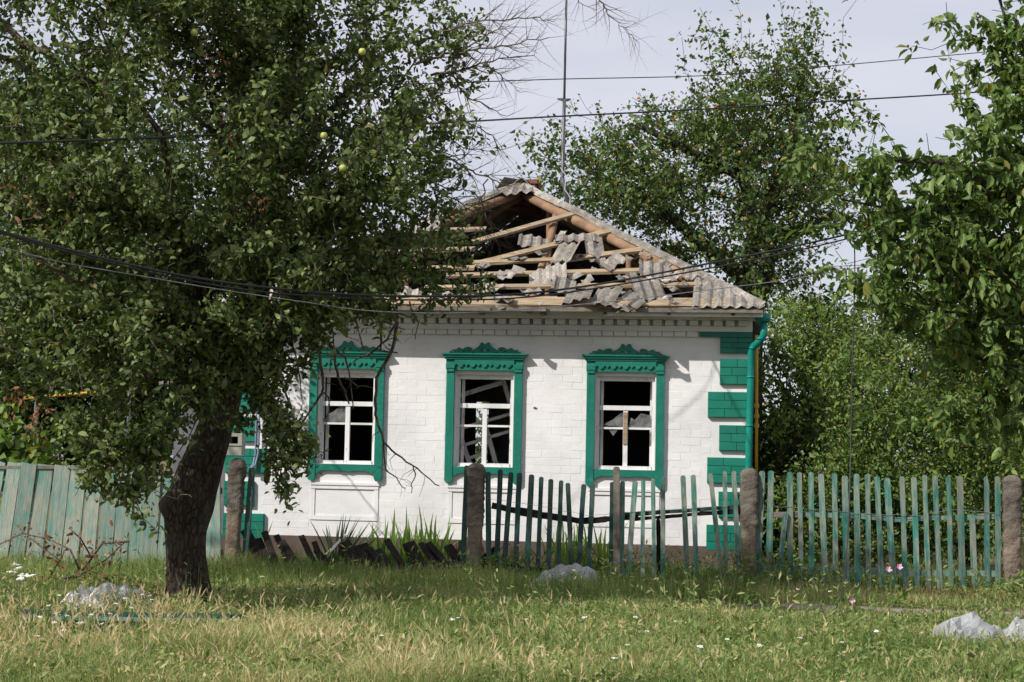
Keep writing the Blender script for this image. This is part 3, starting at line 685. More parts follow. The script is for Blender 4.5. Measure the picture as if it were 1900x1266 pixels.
# ------------------------------------------------------------------ fences
FD = -1.55                                          # the fence line runs parallel to the house front
def fpt(px, py, d=FD): return on_plane(px, py, (0, d, 0), (0, 1, 0))
def fence_thing(name, label, u):
    return thing(name, label, 'fence', HM @ Vector((u, FD, 0)), -A)
def picket(th, base_u, top, bot, w, m, thick=.022, d=0.0, pointed=False, name='picket', z_end=None, twist=0.0):
    a_ = fpt(*bot); b_ = fpt(*top); ax = (b_ - a_); L = ax.length + .0
    zb = .02 if z_end is None else z_end; k = (a_.z - zb) / max(.05, ax.z); a_ = a_ - ax * k; L = (b_ - a_).length
    ang = math.atan2(b_.x - a_.x, b_.z - a_.z); h = w / 2 * R.uniform(.86, 1.16)
    j = lambda: R.uniform(-.003, .003)
    nseg = 5; left = [(-h + j(), L * i / nseg) for i in range(nseg)]; right = [(h + j(), L * i / nseg) for i in range(nseg)]
    topc = [(h, L - h * .7), (h * .7, L - h * .15), (0, L), (-h * .7, L - h * .15), (-h, L - h * .7)] if not pointed else [(h, L - .12), (h * .1, L), (-h, L - .03)]
    out = right + topc + left[::-1]
    me = MB().prism(out, -thick / 2, thick / 2).mesh(name)
    o = link(name, me, m, th, (a_.x - base_u, d, a_.z)); o.rotation_euler = (R.uniform(-.02, .02), ang, twist + R.uniform(-.12, .12)); return o
def frail(th, base_u, pts, w, m, d=.035, name='rail', rough=.006, t=.045):
    P = [fpt(*p) for p in pts]
    for i in range(len(P) - 1):
        pass
    b = MB()
    for i in range(len(P) - 1):
        b.beam((P[i].x - base_u, d, P[i].z), (P[i+1].x - base_u, d, P[i+1].z), w * R.uniform(.85, 1.1), t, (0, -1, 0), seg=3, rough=rough)
    return b.build(name, m, th)
S4 = lambda x, y: (840 + x / 3.1667, 840 + y / 3.1667)
S5 = lambda x, y: (1360 + x / 3.5167, 820 + y / 3.5167)
cen = [((208,112),(213,720)),((280,98),(255,720)),((342,115),(298,720)),((393,118),(365,740)),((462,128),(432,740)),((521,142),(497,760)),((577,155),(560,770)),((636,163),(617,725)),((677,178),(700,720)),((773,185),(735,725)),((822,185),(795,720)),((938,172),(930,760)),((998,168),(990,770)),((1073,165),(1025,785)),((1120,158),(1115,785)),((1178,152),(1185,770)),((1236,142),(1236,770)),((1352,133),(1380,750)),((1414,130),(1432,750)),((1512,122),(1580,730)),((1598,110),(1608,770)),((1652,108),(1685,750))]
u0 = fpt(1130, 1000).x
CF = fence_thing('picket_fence', 'sagging teal picket fence, left part toned for shade, in front of the two right windows', u0)
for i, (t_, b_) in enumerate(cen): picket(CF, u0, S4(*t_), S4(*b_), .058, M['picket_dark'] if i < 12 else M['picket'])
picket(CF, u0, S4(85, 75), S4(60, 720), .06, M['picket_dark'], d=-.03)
picket(CF, u0, S4(1205, 390), S4(1210, 760), .05, M['burnt'], d=.07, name='prop')
frail(CF, u0, [S4(228, 312), S4(390, 345), S4(520, 367), S4(640, 385), S4(745, 402), S4(830, 398)], .085, M['burnt'], name='rail')
frail(CF, u0, [S4(780, 402), S4(900, 392), S4(1090, 378)], .07, M['burnt'], .04)
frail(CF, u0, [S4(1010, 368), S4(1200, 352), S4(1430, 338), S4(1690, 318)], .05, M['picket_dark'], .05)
frail(CF, u0, [S4(1060, 392), S4(1250, 378), S4(1450, 360), S4(1690, 345)], .045, M['burnt'], .05)
frail(CF, u0, [S4(160, 655), S4(480, 690)], .08, M['burnt'], .04); frail(CF, u0, [S4(165, 630), S4(250, 565)], .06, M['burnt'], .06, name='brace')
frail(CF, u0, [S4(480, 690), S4(830, 715)], .06, M['burnt'], .05)
picket(CF, u0, S4(965, 82), S4(965, 760), .075, M['greywood'], .05, d=-.045, name='stake')
# thin tie wire over both fences
def tie_wire(th, bu, pts, d=-.02):
    P = [fpt(*p) for p in pts]; Q = []
    for i in range(len(P) - 1):
        for k in range(6):
            q = P[i].lerp(P[i+1], k / 6); Q.append((q.x - bu + R.uniform(-.004, .004), d + R.uniform(-.006, .006), q.z + R.uniform(-.008, .008)))
    MB().tube(Q, .0028, 4).build('tie_wire', M['wire'], th)
tie_wire(CF, u0, [S4(195, 270), S4(500, 310), S4(800, 370), S4(1100, 345), S4(1400, 330), S4(1680, 305)])
rig = [((190,190),(160,890)),((248,187),(235,900)),((370,195),(372,900)),((433,198),(447,890)),((510,197),(515,970)),((573,208),(603,920)),((662,205),(672,950)),((730,220),(742,970)),((806,208),(815,960)),((880,210),(885,980)),((940,225),(972,1000)),((1005,235),(1050,1000)),((1103,225),(1128,1005)),((1180,230),(1205,1000)),((1248,215),(1277,1000)),((1318,218),(1352,990)),((1405,225),(1425,985)),((1478,222),(1500,1000)),((1727,225),(1730,1010))]
u1 = fpt(1640, 1000).x
RFN = fence_thing('picket_fence', 'upright pale teal picket fence on the right, bushes behind it', u1)
for t_, b_ in rig: picket(RFN, u1, S5(*t_), S5(*b_), .064, M['picket'])
picket(RFN, u1, S5(345, 460), S5(290, 940), .06, M['picket'], d=-.03); picket(RFN, u1, S5(1560, 495), S5(1580, 1010), .06, M['picket']); picket(RFN, u1, S5(1655, 220), S5(1660, 1010), .06, M['picket'], pointed=True)
frail(RFN, u1, [S5(230, 478), S5(470, 475)], .06, M['greywood']); frail(RFN, u1, [S5(400, 470), S5(800, 485), S5(1050, 505)], .06, M['picket']); frail(RFN, u1, [S5(1000, 512), S5(1350, 497), S5(1790, 485)], .055, M['picket'], .045)
frail(RFN, u1, [S5(150, 825), S5(600, 835), S5(1150, 855), S5(1730, 862)], .07, M['picket'])
tie_wire(RFN, u1, [S5(270, 420), S5(560, 440), S5(900, 470), S5(1200, 485), S5(1420, 440), S5(1790, 468)])
# more of the same fence past the frame
for k in range(1, 9):
    px = 1895 + 26 * k; picket(RFN, u1, (px, 884 + k * .4), (px + 3, 1110), .064, M['picket'])
# concrete posts
def post(px, label, w=.2, top=1.5, rough_from=.78, lean=0.0, slots=False):
    u = fpt(px, 1000).x; th = thing('concrete_post', label, 'post', HM @ Vector((u, FD - .0, 0)), -A, None)
    b = MB(); n = 26; lv = 64; ro = R.uniform(0, 90)
    for i in range(lv + 1):
        z = top * i / lv; up = z > rough_from
        for k in range(n):
            a_ = 2 * math.pi * k / n; sq = 1 / max(abs(math.cos(a_)), abs(math.sin(a_))) ** .75
            r = w / 2 * (.92 + .06 * z) * sq
            nv = mnoise.noise(Vector((math.cos(a_) * 1.3 + ro, math.sin(a_) * 1.3, z * 7))) + .6 * mnoise.noise(Vector((math.cos(a_) * 3 + ro, math.sin(a_) * 3, z * 17)))
            nw = abs(mnoise.noise(Vector((math.cos(a_) * 4 + ro, math.sin(a_) * 4 + z * 9, z * 26))))
            r *= 1 + (nv * .20 + .13 - .34 * nw if up else nv * .03 - .05)
            if z > top - .10: r *= math.sqrt(max(0.06, 1 - ((z - top + .10) / .105) ** 2))
            b.v.append((math.cos(a_) * r + lean * z, math.sin(a_) * r * .8, z))
    for i in range(lv):
        for k in range(n): b.f.append((i*n+k, i*n+(k+1)%n, (i+1)*n+(k+1)%n, (i+1)*n+k))
    b.f.append(tuple(lv * n + k for k in range(n)))
    b.build('shaft', M['post'], th, smooth=True)
    if slots:
        for x in (-.055, -.005, .045):
            MB().bx(x - .006, x + .006, -w * .46, -w * .36, .55 if x else .40, .86).build('groove_shadow_gap', M['burnt'], th)
    return th
post(430, 'lumpy concrete post at the end of the plank fence, meter box on top', .19, 1.5, .82, 0.03, False)
post(881, 'dark round-topped concrete post between fallen and sagging fence', .20, 1.5, .72)
post(1389, 'rough concrete post below the drainpipe', .205, 1.5, .80)
post(1878, 'pale concrete post at the right edge of the photo', .20, 1.48, .35)
ENA = mat_plain('grey_green_enamel', (0.30, 0.31, 0.26), .6, .3, .2, 8)
mb = thing('meter_box', 'grey metal meter box with a broken window atop the concrete post', 'meter box', HM @ Vector((fpt(437, 830).x, FD, fpt(437, 845).z)), -A)
MB().prism([(-.10, 0.0), (.10, 0.0), (.10, .27), (-.10, .27)], -.07, .09, [[(-.06, .13), (.05, .13), (.05, .23), (-.06, .23)]]).build('case', ENA, mb)
MB().bx(-.06, .05, .06, .08, .13, .23).build('dial_back', M['burnt'], mb)
MB().prism([(-.11, .12), (.105, .12), (.105, .28), (-.11, .28)], -.085, -.071, [[(-.065, .145), (.055, .145), (.055, .235), (-.065, .235)]]).build('lid', ENA, mb)
# narrow dark green leaning post beside it
sp = thing('leaning_stake', 'dark green stake leaning beside the lumpy concrete post', 'stake', HM @ Vector((fpt(452, 1000).x, FD + .05, 0)), -A)
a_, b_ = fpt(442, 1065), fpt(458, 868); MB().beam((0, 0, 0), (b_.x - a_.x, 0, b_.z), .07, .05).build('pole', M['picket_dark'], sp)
# left plank fence
u2 = fpt(200, 1000).x
LF = fence_thing('plank_fence', 'leaning faded teal plank fence at the left of the tree', u2)
tops = [(-60,868),(-30,868),(8,868),(40,867),(68,868),(97,869),(130,870),(160,871),(190,872),(219,874),(247,876),(273,877),(299,880),(325,880),(349,880),(372,880),(393,880),(408,878)]
for i, (x, y) in enumerate(tops):
    lean = 34 * max(0, (408 - x) / 420.0)
    z_ = fpt(x - lean, 1067)
    w = .20 if x > 380 else .205
    picket_w = w * R.uniform(.9, 1.05)
    a_ = fpt(x - lean - 13, 1067); b_ = fpt(x - 13, y); ang = math.atan2(b_.x - a_.x, b_.z - max(.02, a_.z)); L = (b_ - a_).length
    j = lambda k=.006: R.uniform(-k, k); h = picket_w / 2
    out = [(-h + j(), 0), (h + j(), 0), (h + j(), L * .35), (h + j(), L * .7), (h + j(), L + j(.012)), (0, L + j(.012)), (-h + j(), L + j(.012)), (-h + j(), L * .7), (-h + j(), L * .35)]
    me = MB().prism(out, -.012, .012).mesh('plank')
    o = link('plank', me, M['board'], LF, (a_.x - u2, R.uniform(-.012, .012), .02)); o.rotation_euler = (R.uniform(-.02, .02), ang, R.uniform(-.03, .03))
for y in (905, 1020): frail(LF, u2, [(-60, y), (180, y + 3), (410, y + 6)], .08, M['greywood'], .045)
frail(LF, u2, [(-60, 866), (180, 868.5), (300, 874)], .04, M['greywood'], -.0, name='cap_rail', t=.05)
# fallen burnt panel
u3 = fpt(650, 1050).x
FF = fence_thing('fallen_fence_panel', 'charred picket panel fallen over on the ground before the left window', u3)
ua, ub = fpt(452, 1070).x - u3, fpt(862, 1070).x - u3
for i in range(24):
    k = i / 23; x = ua + .18 + (ub - ua - .2) * k + R.uniform(-.03, .03)
    L = R.uniform(.55, .95); v = Vector((-.45 + R.uniform(-.1, .1), .45, .52 + R.uniform(-.10, .12))).normalized()
    p = Vector((x + .1, -.05 + R.uniform(-.06, .06), .06 + R.uniform(0, .05)))
    MB().beam(p - v * .22, p + v * L * (.6 if 8 <= i <= 12 else .78), .075 if R.random() < .8 else .12, .022, (0, -.5, .8), seg=3, rough=.007).build('picket', M['burnt'], FF)
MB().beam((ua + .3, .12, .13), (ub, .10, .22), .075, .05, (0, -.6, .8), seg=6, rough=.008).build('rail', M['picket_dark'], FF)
MB().beam((ua + .2, -.05, .05), (ub - .1, .0, .09), .07, .05, (0, -.6, .8), seg=6, rough=.008).build('rail', M['burnt'], FF)

# ------------------------------------------------------------------ foliage machinery
def unit(v): return v / np.maximum(np.linalg.norm(v, axis=-1, keepdims=True), 1e-9)
def leaf_mesh(name, P, Lm, Wr, droop=.3, up=.7, outc=None, four=True, jit=.3, tint=None, fold=.25, aim=None):
    n = len(P); d = NR.normal(size=(n, 3)); d = unit(d)
    d[:, 2] -= droop
    if outc is not None: d += .6 * unit(P - outc)
    if aim is not None: d += aim
    d = unit(d); nn_ = NR.normal(size=(n, 3)) * .75; nn_[:, 2] += up; nn_[:, 1] -= .25
    nn_ = unit(nn_ - d * np.sum(nn_ * d, 1, keepdims=True)); s = np.cross(d, nn_)
    L = (Lm * np.exp(NR.normal(size=n) * jit)).clip(Lm * .4, Lm * 1.9)[:, None]; Wd = L * Wr
    f = (fold * Wd)
    if four == 2:                                    # broad leaf with a midrib crease
        e = [(.0, 0, 0), (.27, .43, .22), (.62, .44, .2), (1.0, 0, -.35), (.62, -.44, .2), (.27, -.43, .22), (.27, 0, -.1), (.62, 0, -.16)]
        V = np.stack([P + d * L * a + s * Wd * b_ + nn_ * Wd * c_ for a, b_, c_ in e], 1)
        T = np.array([(0, 1, 6), (0, 6, 5), (1, 2, 7), (1, 7, 6), (6, 7, 4), (6, 4, 5), (2, 3, 7), (7, 3, 4)])
    elif four:                                       # small oval leaf, curved along its length
        e = [(.0, 0, 0), (.30, .46, .16), (.68, .40, .02), (1.0, 0, -.32), (.66, -.42, .1), (.28, -.46, .06)]
        V = np.stack([P + d * L * a + s * Wd * b_ + nn_ * Wd * c_ for a, b_, c_ in e], 1)
        T = np.array([(0, 1, 5), (1, 2, 4), (1, 4, 5), (2, 3, 4)])
    else:
        c = P + d * L * .48
        V = np.stack([P, c + s * Wd * .5 + nn_ * f, P + d * L, c - s * Wd * .5 + nn_ * f], 1)
        T = np.array([(0, 1, 2), (0, 2, 3)])
    k = V.shape[1]; Tt = (T[None] + (np.arange(n) * k)[:, None, None]).reshape(-1, 3)
    tn = NR.random(n) if tint is None else tint
    return mesh_np(name, V.reshape(-1, 3), Tt, np.repeat(tn, k), smooth=False)
def frustums(name, a_, b_, ra, rb, n=5):
    """tapered segments for branches"""
    t = unit(b_ - a_); x = unit(np.cross(t, np.where(np.abs(t[:, 2:3]) < .9, [[0, 0, 1.0]], [[1.0, 0, 0]]))); y = np.cross(t, x)
    V = []
    for (p, r) in ((a_, ra), (b_, rb)):
        for k in range(n):
            w = 2 * math.pi * k / n; V.append(p + x * (math.cos(w) * r)[:, None] + y * (math.sin(w) * r)[:, None])
    V = np.stack(V, 1); T = []
    for k in range(n):
        k2 = (k + 1) % n; T += [(k, k2, n + k2), (k, n + k2, n + k)]
    Tt = (np.array(T)[None] + (np.arange(len(a_)) * 2 * n)[:, None, None]).reshape(-1, 3)
    return mesh_np(name, V.reshape(-1, 3), Tt, smooth=True)
class Skel:
    def __init__(s): s.p = []; s.par = []; s.plen = []; s.r0 = []
    def add(s, p, par, r0=0.0):
        s.p.append(np.array(p, float)); s.par.append(par)
        s.plen.append(0.0 if par < 0 else s.plen[par] + np.linalg.norm(s.p[-1] - s.p[par])); s.r0.append(r0); return len(s.p) - 1
    def limb(s, pts, rad, par=-1, step=.22):
        """explicit limb through points"""
        pts = [np.array(p, float) for p in pts]; last = par
        if par >= 0: pts = [s.p[par]] + pts; rad = [rad[0]] + list(rad)
        for i in range(len(pts) - 1):
            k = max(1, int(np.linalg.norm(pts[i+1] - pts[i]) / step))
            for q in range(0 if (i == 0 and par < 0) else 1, k + 1):
                t = q / k; j = NR.normal(size=3) * .012 * (q < k)
                last = s.add(pts[i] * (1 - t) + pts[i+1] * t + j, last, rad[i] * (1 - t) + rad[i+1] * t)
        return last
    def near(s, p): return int(np.argmin(np.linalg.norm(np.array(s.p) - np.array(p), axis=1)))
    def tips(s, tips, root, wpl=.35, step=.2, wob=.05, sag=.0, minr=0):
        order = np.argsort(np.linalg.norm(tips - np.array(root), axis=1)); ends = []
        cap = len(s.p) + len(tips) * 26
        buf = np.zeros((cap, 3)); pl = np.zeros(cap); n = len(s.p); buf[:n] = np.array(s.p); pl[:n] = s.plen
        for i in order:
            tp = tips[i]; c = np.linalg.norm(buf[:n] - tp, axis=1) + wpl * pl[:n]; c[:minr] += 50
            a = int(np.argmin(c)); st = buf[a]; D = np.linalg.norm(tp - st); k = max(1, min(25, int(D / step))); last = a
            side = NR.normal(size=3) * D * .10
            for q in range(1, k + 1):
                t = q / k; p = st * (1 - t) + tp * t + side * math.sin(math.pi * t) + (NR.normal(size=3) * wob * step if q < k else 0)
                p[2] += sag * D * math.sin(math.pi * t)
                last = s.add(p, last); buf[n] = p; pl[n] = s.plen[-1]; n += 1
                if n >= cap - 1: break
            ends.append(last)
            if n >= cap - 30: break
        return ends
    def mesh(s, name, tip_r=.0035, expo=.47, rmax=.2, fixed=True, n=5, pick=None):
        N = len(s.p); cnt = np.zeros(N); ch = np.zeros(N, int)
        for i in range(N):
            if s.par[i] >= 0: ch[s.par[i]] += 1
        for i in range(N - 1, -1, -1):
            if ch[i] == 0: cnt[i] = 1
            if s.par[i] >= 0: cnt[s.par[i]] += cnt[i]
        r = np.minimum(tip_r * cnt ** expo, rmax); r0 = np.array(s.r0); r = np.where(r0 > 0, r0, r)
        for i in range(N):
            if s.par[i] >= 0: r[i] = min(r[i], max(r[s.par[i]], tip_r))
        i = np.array([k for k in range(N) if s.par[k] >= 0 and not (s.r0[k] > .03)]); p = np.array(s.p); pa = np.array(s.par)[i]
        return frustums(name, p[pa], p[i], np.minimum(r[pa], r[i] * 1.35), r[i], n)
def ell(px, py, Y, rx, ry, rd):
    k = Y / F; c = at(px, py, Y); return (np.array(c), np.array((rx * k, rd, ry * k)))
def in_ells(E, n, shell=.0):
    vol = np.array([np.prod(r) for _, r in E]); ids = NR.choice(len(E), n, p=vol / vol.sum()); d = unit(NR.normal(size=(n, 3))); rr = NR.random(n) ** (1 / (3 + shell))
    C = np.array([c for c, _ in E])[ids]; Rr = np.array([r for _, r in E])[ids]; return C + d * rr[:, None] * Rr
def clumped(E, n, nc, sig, shell=.5):
    """tips gathered in sprays, with gaps between them"""
    C = in_ells(E, nc, shell); w = NR.gamma(1.6, 1.0, nc); ids = NR.choice(nc, n, p=w / w.sum())
    return C[ids] + NR.normal(size=(n, 3)) * sig * NR.uniform(.6, 1.3, (nc, 1))[ids] * np.array((1.15, 1.15, .8))
def cluster(ends, sk, per, spread, back=2):
    """leaf positions round the last nodes of twigs"""
    out = []
    for e in ends:
        i = e
        for b in range(back):
            m = max(1, int(per * (1.0 if b == 0 else .6) * NR.uniform(.5, 1.5)))
            j = sk.par[i] if sk.par[i] >= 0 else i
            t = NR.random((m, 1)); out.append(sk.p[i] * (1 - t) + sk.p[j] * t + NR.normal(size=(m, 3)) * spread); i = j
    return np.concatenate(out)

# ------------------------------------------------------------------ the big apple tree
YT = 17.0
tb = at(350, 1133, YT)
AT = thing('apple_tree', 'large old apple tree with a thick dark trunk at the left', 'tree', (tb.x, tb.y, 0))
trunk = [((350,1150),46,17.0),((350,1122),42,17.0),((347,1075),38,17.0),((345,1030),37,17.0),((345,985),40,17.0),((348,955),43,17.0),((356,915),41,17.0),((371,865),40,17.0),((390,815),36,17.0),((408,770),33,17.0),((424,720),30,16.95),((440,670),31,16.9),((458,610),30,16.85),((470,560),27,16.8),((478,500),23,16.7),((484,430),20,16.6),((500,350),17,16.5),((520,260),15,16.4),((545,150),12,16.3),((560,40),10,16.2),((565,-60),7,16.2)]
tp = [at(p[0], p[1], y) for p, r, y in trunk]; tr = [r * YT / F for p, r, y in trunk]
b = MB(); n = 22
for i in range(len(tp) * 4 - 3):
    k = i / 4; j = min(int(k), len(tp) - 2); f = k - j; p = tp[j].lerp(tp[j+1], f); r = tr[j] * (1 - f) + tr[j+1] * f
    for q in range(n):
        a_ = 2 * math.pi * q / n
        nv = mnoise.noise(Vector((math.cos(a_) * 2.2, math.sin(a_) * 2.2, p.z * 2.0))) * .13 + mnoise.noise(Vector((math.cos(a_) * 7, math.sin(a_) * 7, p.z * 3.5))) * .07
        bur = .42 * math.exp(-((p.z - 1.03) / .10) ** 2) * max(0, math.cos(a_ - math.pi)) ** 3
        flare = .25 * math.exp(-max(0, p.z) / .12) * (1 + .5 * math.cos(a_ * 4 + 1))
        rr = r * (1 + nv + bur + flare * .6); b.v.append((p.x + math.cos(a_) * rr - tb.x, p.y + math.sin(a_) * rr - tb.y, p.z))
for i in range(len(tp) * 4 - 4):
    for q in range(n): b.f.append((i*n+q, i*n+(q+1)%n, (i+1)*n+(q+1)%n, (i+1)*n+q))
b.build('trunk', M['bark'], AT, smooth=True)
sk = Skel(); off = np.array((tb.x, tb.y, 0))
sk.limb([np.array(p) for p in tp[7:]], tr[7:])
nfix = len(sk.p)
LB = [([(424,715,16.9),(405,640,16.5),(380,560,16.0),(340,450,15.6),(315,330,15.3),(300,250,15.2),(230,150,15.0),(180,40,14.9)], [.13,.11,.10,.085,.065,.05,.03,.012]),
      ([(470,560,16.8),(520,480,16.6),(590,400,16.2),(670,320,15.8),(735,250,15.6),(770,180,15.5)], [.12,.10,.08,.055,.03,.010]),
      ([(405,640,16.5),(330,600,15.8),(240,560,15.2),(140,520,14.8),(40,470,14.5)], [.08,.07,.06,.045,.03]),
      ([(484,430,16.6),(440,330,17.2),(400,200,17.6),(380,60,17.6)], [.09,.08,.06,.04]),
      ([(520,480,16.6),(620,470,17.2),(730,440,17.6),(830,430,17.6)], [.07,.06,.05,.03]),
      ([(340,450,15.6),(220,380,15.4),(120,300,15.2),(20,230,15.0)], [.06,.05,.04,.03]),
      ([(500,350,16.5),(600,220,16.9),(690,120,17.1),(735,80,17.0)], [.07,.06,.045,.03]),
      ([(380,560,16.0),(330,640,15.5),(270,700,15.2),(220,760,15.1)], [.05,.045,.035,.02]),
      ([(458,610,16.85),(500,650,16.5),(520,700,16.2),(545,770,16.0),(548,860,15.9)], [.02,.016,.013,.01,.007])]
for pts, rad in LB: rad[-1] = min(rad[-1], .008); rad[-2] = min(rad[-2], .028)
for pts, rad in LB:
    P = [np.array(at(*p)) for p in pts]; i0 = sk.near(P[0]); sk.limb(P[1:], rad[1:], i0)
for i in range(len(sk.r0)): pass
E = [ell(250,190,15.6,350,290,1.5), ell(590,280,16.3,270,290,1.5), ell(250,500,15.6,290,190,1.3), ell(700,430,16.6,200,130,1.2), ell(220,740,15.3,130,130,.8), ell(690,90,16.4,190,120,1.0),
     ell(60,420,15.2,160,220,1.2), ell(480,520,15.8,230,110,.9), ell(800,460,16.8,120,90,.8), ell(230,-60,15.6,400,120,1.3), ell(480,-60,16.3,200,90,1.0), ell(110,640,15.3,130,110,.8), ell(330,760,15.6,60,100,.5), ell(620,565,16.6,130,40,.5), ell(150,650,15.2,150,130,.8), ell(310,650,15.5,110,110,.8), ell(230,850,15.2,100,85,.45), ell(350,740,16.2,95,110,.35), ell(380,630,15.9,100,90,.5), ell(880,430,16.8,45,60,.4), ell(895,410,16.9,35,70,.3), ell(640,250,16.7,120,110,.7), ell(560,130,16.8,110,90,.7), ell(860,330,16.7,40,60,.4), ell(-180,600,15.2,150,170,.9), ell(560,500,15.9,150,80,.8), ell(840,520,16.8,80,45,.5),
     (np.array((-7.2, 16.6, 6.0)), np.array((1.9, 1.5, 1.0)))]
tips = np.concatenate([clumped(E, 3250, 380, .24, .8), in_ells(E, 500, .6)])
def cull(P):
    """keep the crown clear of the sunbeams that light the facade"""
    Q = P - np.array(HB); ca, sa = math.cos(A), math.sin(A)
    u = Q[:, 0] * ca - Q[:, 1] * sa; d = Q[:, 0] * sa + Q[:, 1] * ca; z = Q[:, 2]
    uu, zz = u + (-d), z + 1.15 * d
    return ~((zz > .55) & (zz < 5.2) & (uu > -2.3) & (uu < 3.7))
tips = tips[cull(tips)]
hang = in_ells([ell(355,750,15.8,50,80,.3), ell(420,640,15.9,90,80,.4), ell(455,730,16.1,45,70,.3), ell(470,650,16.0,40,90,.3), ell(535,840,15.9,60,105,.3), ell(500,700,16.2,45,60,.3), ell(230,880,15.2,75,60,.4), ell(200,800,15.2,110,60,.5), ell(560,630,16.3,55,55,.3)], 290)
shade = in_ells([(np.array((-7.3, 16.5, 6.1)), np.array((1.9, 1.4, 1.0))), (np.array((-6.1, 16.7, 6.5)), np.array((1.5, 1.3, .95))), (np.array(house_w(-3.75, -1.3, 3.6)), np.array((.55, .45, .6))), ell(-150,610,15.4,110,130,.7)], 1150)  # extra crown tips, mostly out of view, added to shade fence, trunk and wall
tips = np.concatenate([tips, hang, shade[cull(shade)]])
ends = sk.tips(tips, tp[9], .30, .17, .25, 0.0, 6)
LP = cluster(ends, sk, 19, .055, 2)
LP = LP[cull(LP)]
inner = tips[NR.choice(len(tips), 1100, replace=False)] + NR.normal(size=(1100, 3)) * .2
sk.tips(inner, tp[9], .1, .06, .35, .04, 6)
for o_ in (sk.p,): sk.p = [q - off for q in sk.p]
me = sk.mesh('limbs', .0030, .47, .12); link('limbs', me, M['twig'], AT)
# the thick limbs as smooth tubes
b = MB()
for pts, rad in LB:
    P = [at(*p) - Vector(off) for p in pts]; Q = []; rr = []
    for i in range(len(P) - 1):
        for k in range(4):
            t = k / 4; Q.append(P[i].lerp(P[i+1], t) + Vector(NR.normal(size=3)) * .012); rr.append((rad[i] * (1 - t) + rad[i+1] * t) * .8)
    nq = len(rr); b.tube(Q + [P[-1]], [r_ * (1 - .55 * (i_ / nq) ** 2) for i_, r_ in enumerate(rr)] + [.004], 8, jit=.06)
b.build('limb', M['bark'], AT, smooth=True)
tint = NR.random(len(LP)) * .98
link('crown', leaf_mesh('crown', LP - off, .064, .50, .25, .6, None, True, .28, tint), M['apple_leaf'], AT)
# dead leaf clusters
DC = [at(x, y, Y) for x, y, Y in ((478,372,14.9),(30,735,15.0),(75,760,15.0),(70,790,15.0),(20,350,14.8),(75,380,14.8),(430,235,14.9),(395,110,14.8))]
P = np.concatenate([np.array(c) + NR.normal(size=(26, 3)) * np.array((.07, .07, .08)) for c in DC])
link('dead_leaves', leaf_mesh('dead_leaves', P - off, .055, .35, .9, .2, None, True, .3), M['brown_leaf'], AT)
# apples
am = bpy.data.meshes.new('apple')
b = MB(); pr_ = [(0, -.024), (.016, -.03), (.030, -.012), (.032, .008), (.022, .026), (.008, .027), (0, .021)]
for i, (r_, z_) in enumerate(pr_):
    for k in range(8): b.v.append((r_ * math.cos(k * math.pi / 4), r_ * math.sin(k * math.pi / 4), z_))
for i in range(6):
    for k in range(8): b.f.append((i*8+k, i*8+(k+1)%8, (i+1)*8+(k+1)%8, (i+1)*8+k))
am = b.mesh('apple', smooth=True)
for x, y in ((601,252),(360,60),(636,312),(672,96)): link('apple', am, M['apple'], AT, at(x, y, 14.75) - Vector(off))
# torn orange splinters where a limb broke off
b = MB(); c = at(432, 650, 16.62) - Vector(off)
for i in range(16):
    v = Vector((R.uniform(-.5, .35), -.3, R.uniform(-1, 1))); b.beam(c + Vector((R.uniform(-.03, .05), 0, R.uniform(-.1, .1))), c + v * R.uniform(.1, .2) + Vector((-.02, -.03, -.03)), R.uniform(.012, .035), .01, (0, -1, 0))
b.build('splintered_wood', M['splinter'], AT)
# broken stub and hanging dead branch
b = MB(); P = [at(425, 720, 16.85), at(405, 708, 16.7), at(392, 716, 16.6), at(384, 732, 16.55)]; b.tube([p - Vector(off) for p in P], [.09, .08, .065, .05], 9, jit=.08); b.build('stub', M['twig'], AT, smooth=True)
b = MB()
HBR = [([(690,520),(705,548),(738,600),(728,650),(700,700),(695,740),(697,770),(706,800),(712,822),(735,842),(765,862),(790,884),(815,902)], 4.8, 1.0),
       ([(712,822),(710,845),(716,868),(735,888),(752,907)], 2.2, .8), ([(768,865),(770,885),(762,900),(764,915)], 1.6, .7), ([(738,600),(715,575),(700,560)], 3, 1.5),
       ([(560,540),(575,585),(583,620),(592,660),(600,700),(598,730),(580,760),(555,790),(538,806)], 4.6, 1.6), ([(600,728),(610,745),(611,765),(604,778)], 2, .8),
       ([(572,560),(598,610),(620,655),(624,690),(640,725),(648,750)], 4.2, 1.6), ([(612,640),(640,665),(648,690),(656,760)], 2.6, 1.0), ([(640,700),(665,716),(692,720)], 2.2, .9),
       ([(735,600),(718,630),(690,655),(662,668),(657,672)], 3, 1.3), ([(700,540),(708,600),(706,650),(738,655)], 3.6, 1.4), ([(700,590),(720,600),(752,612)], 2, .8),
       ([(615,580),(620,640),(612,690)], 2, 1), ([(640,570),(660,600),(672,640),(690,668)], 2.5, 1), ([(760,560),(775,600),(770,630)], 2, .8), ([(545,560),(540,620),(555,690),(560,740)], 2.5, 1)]
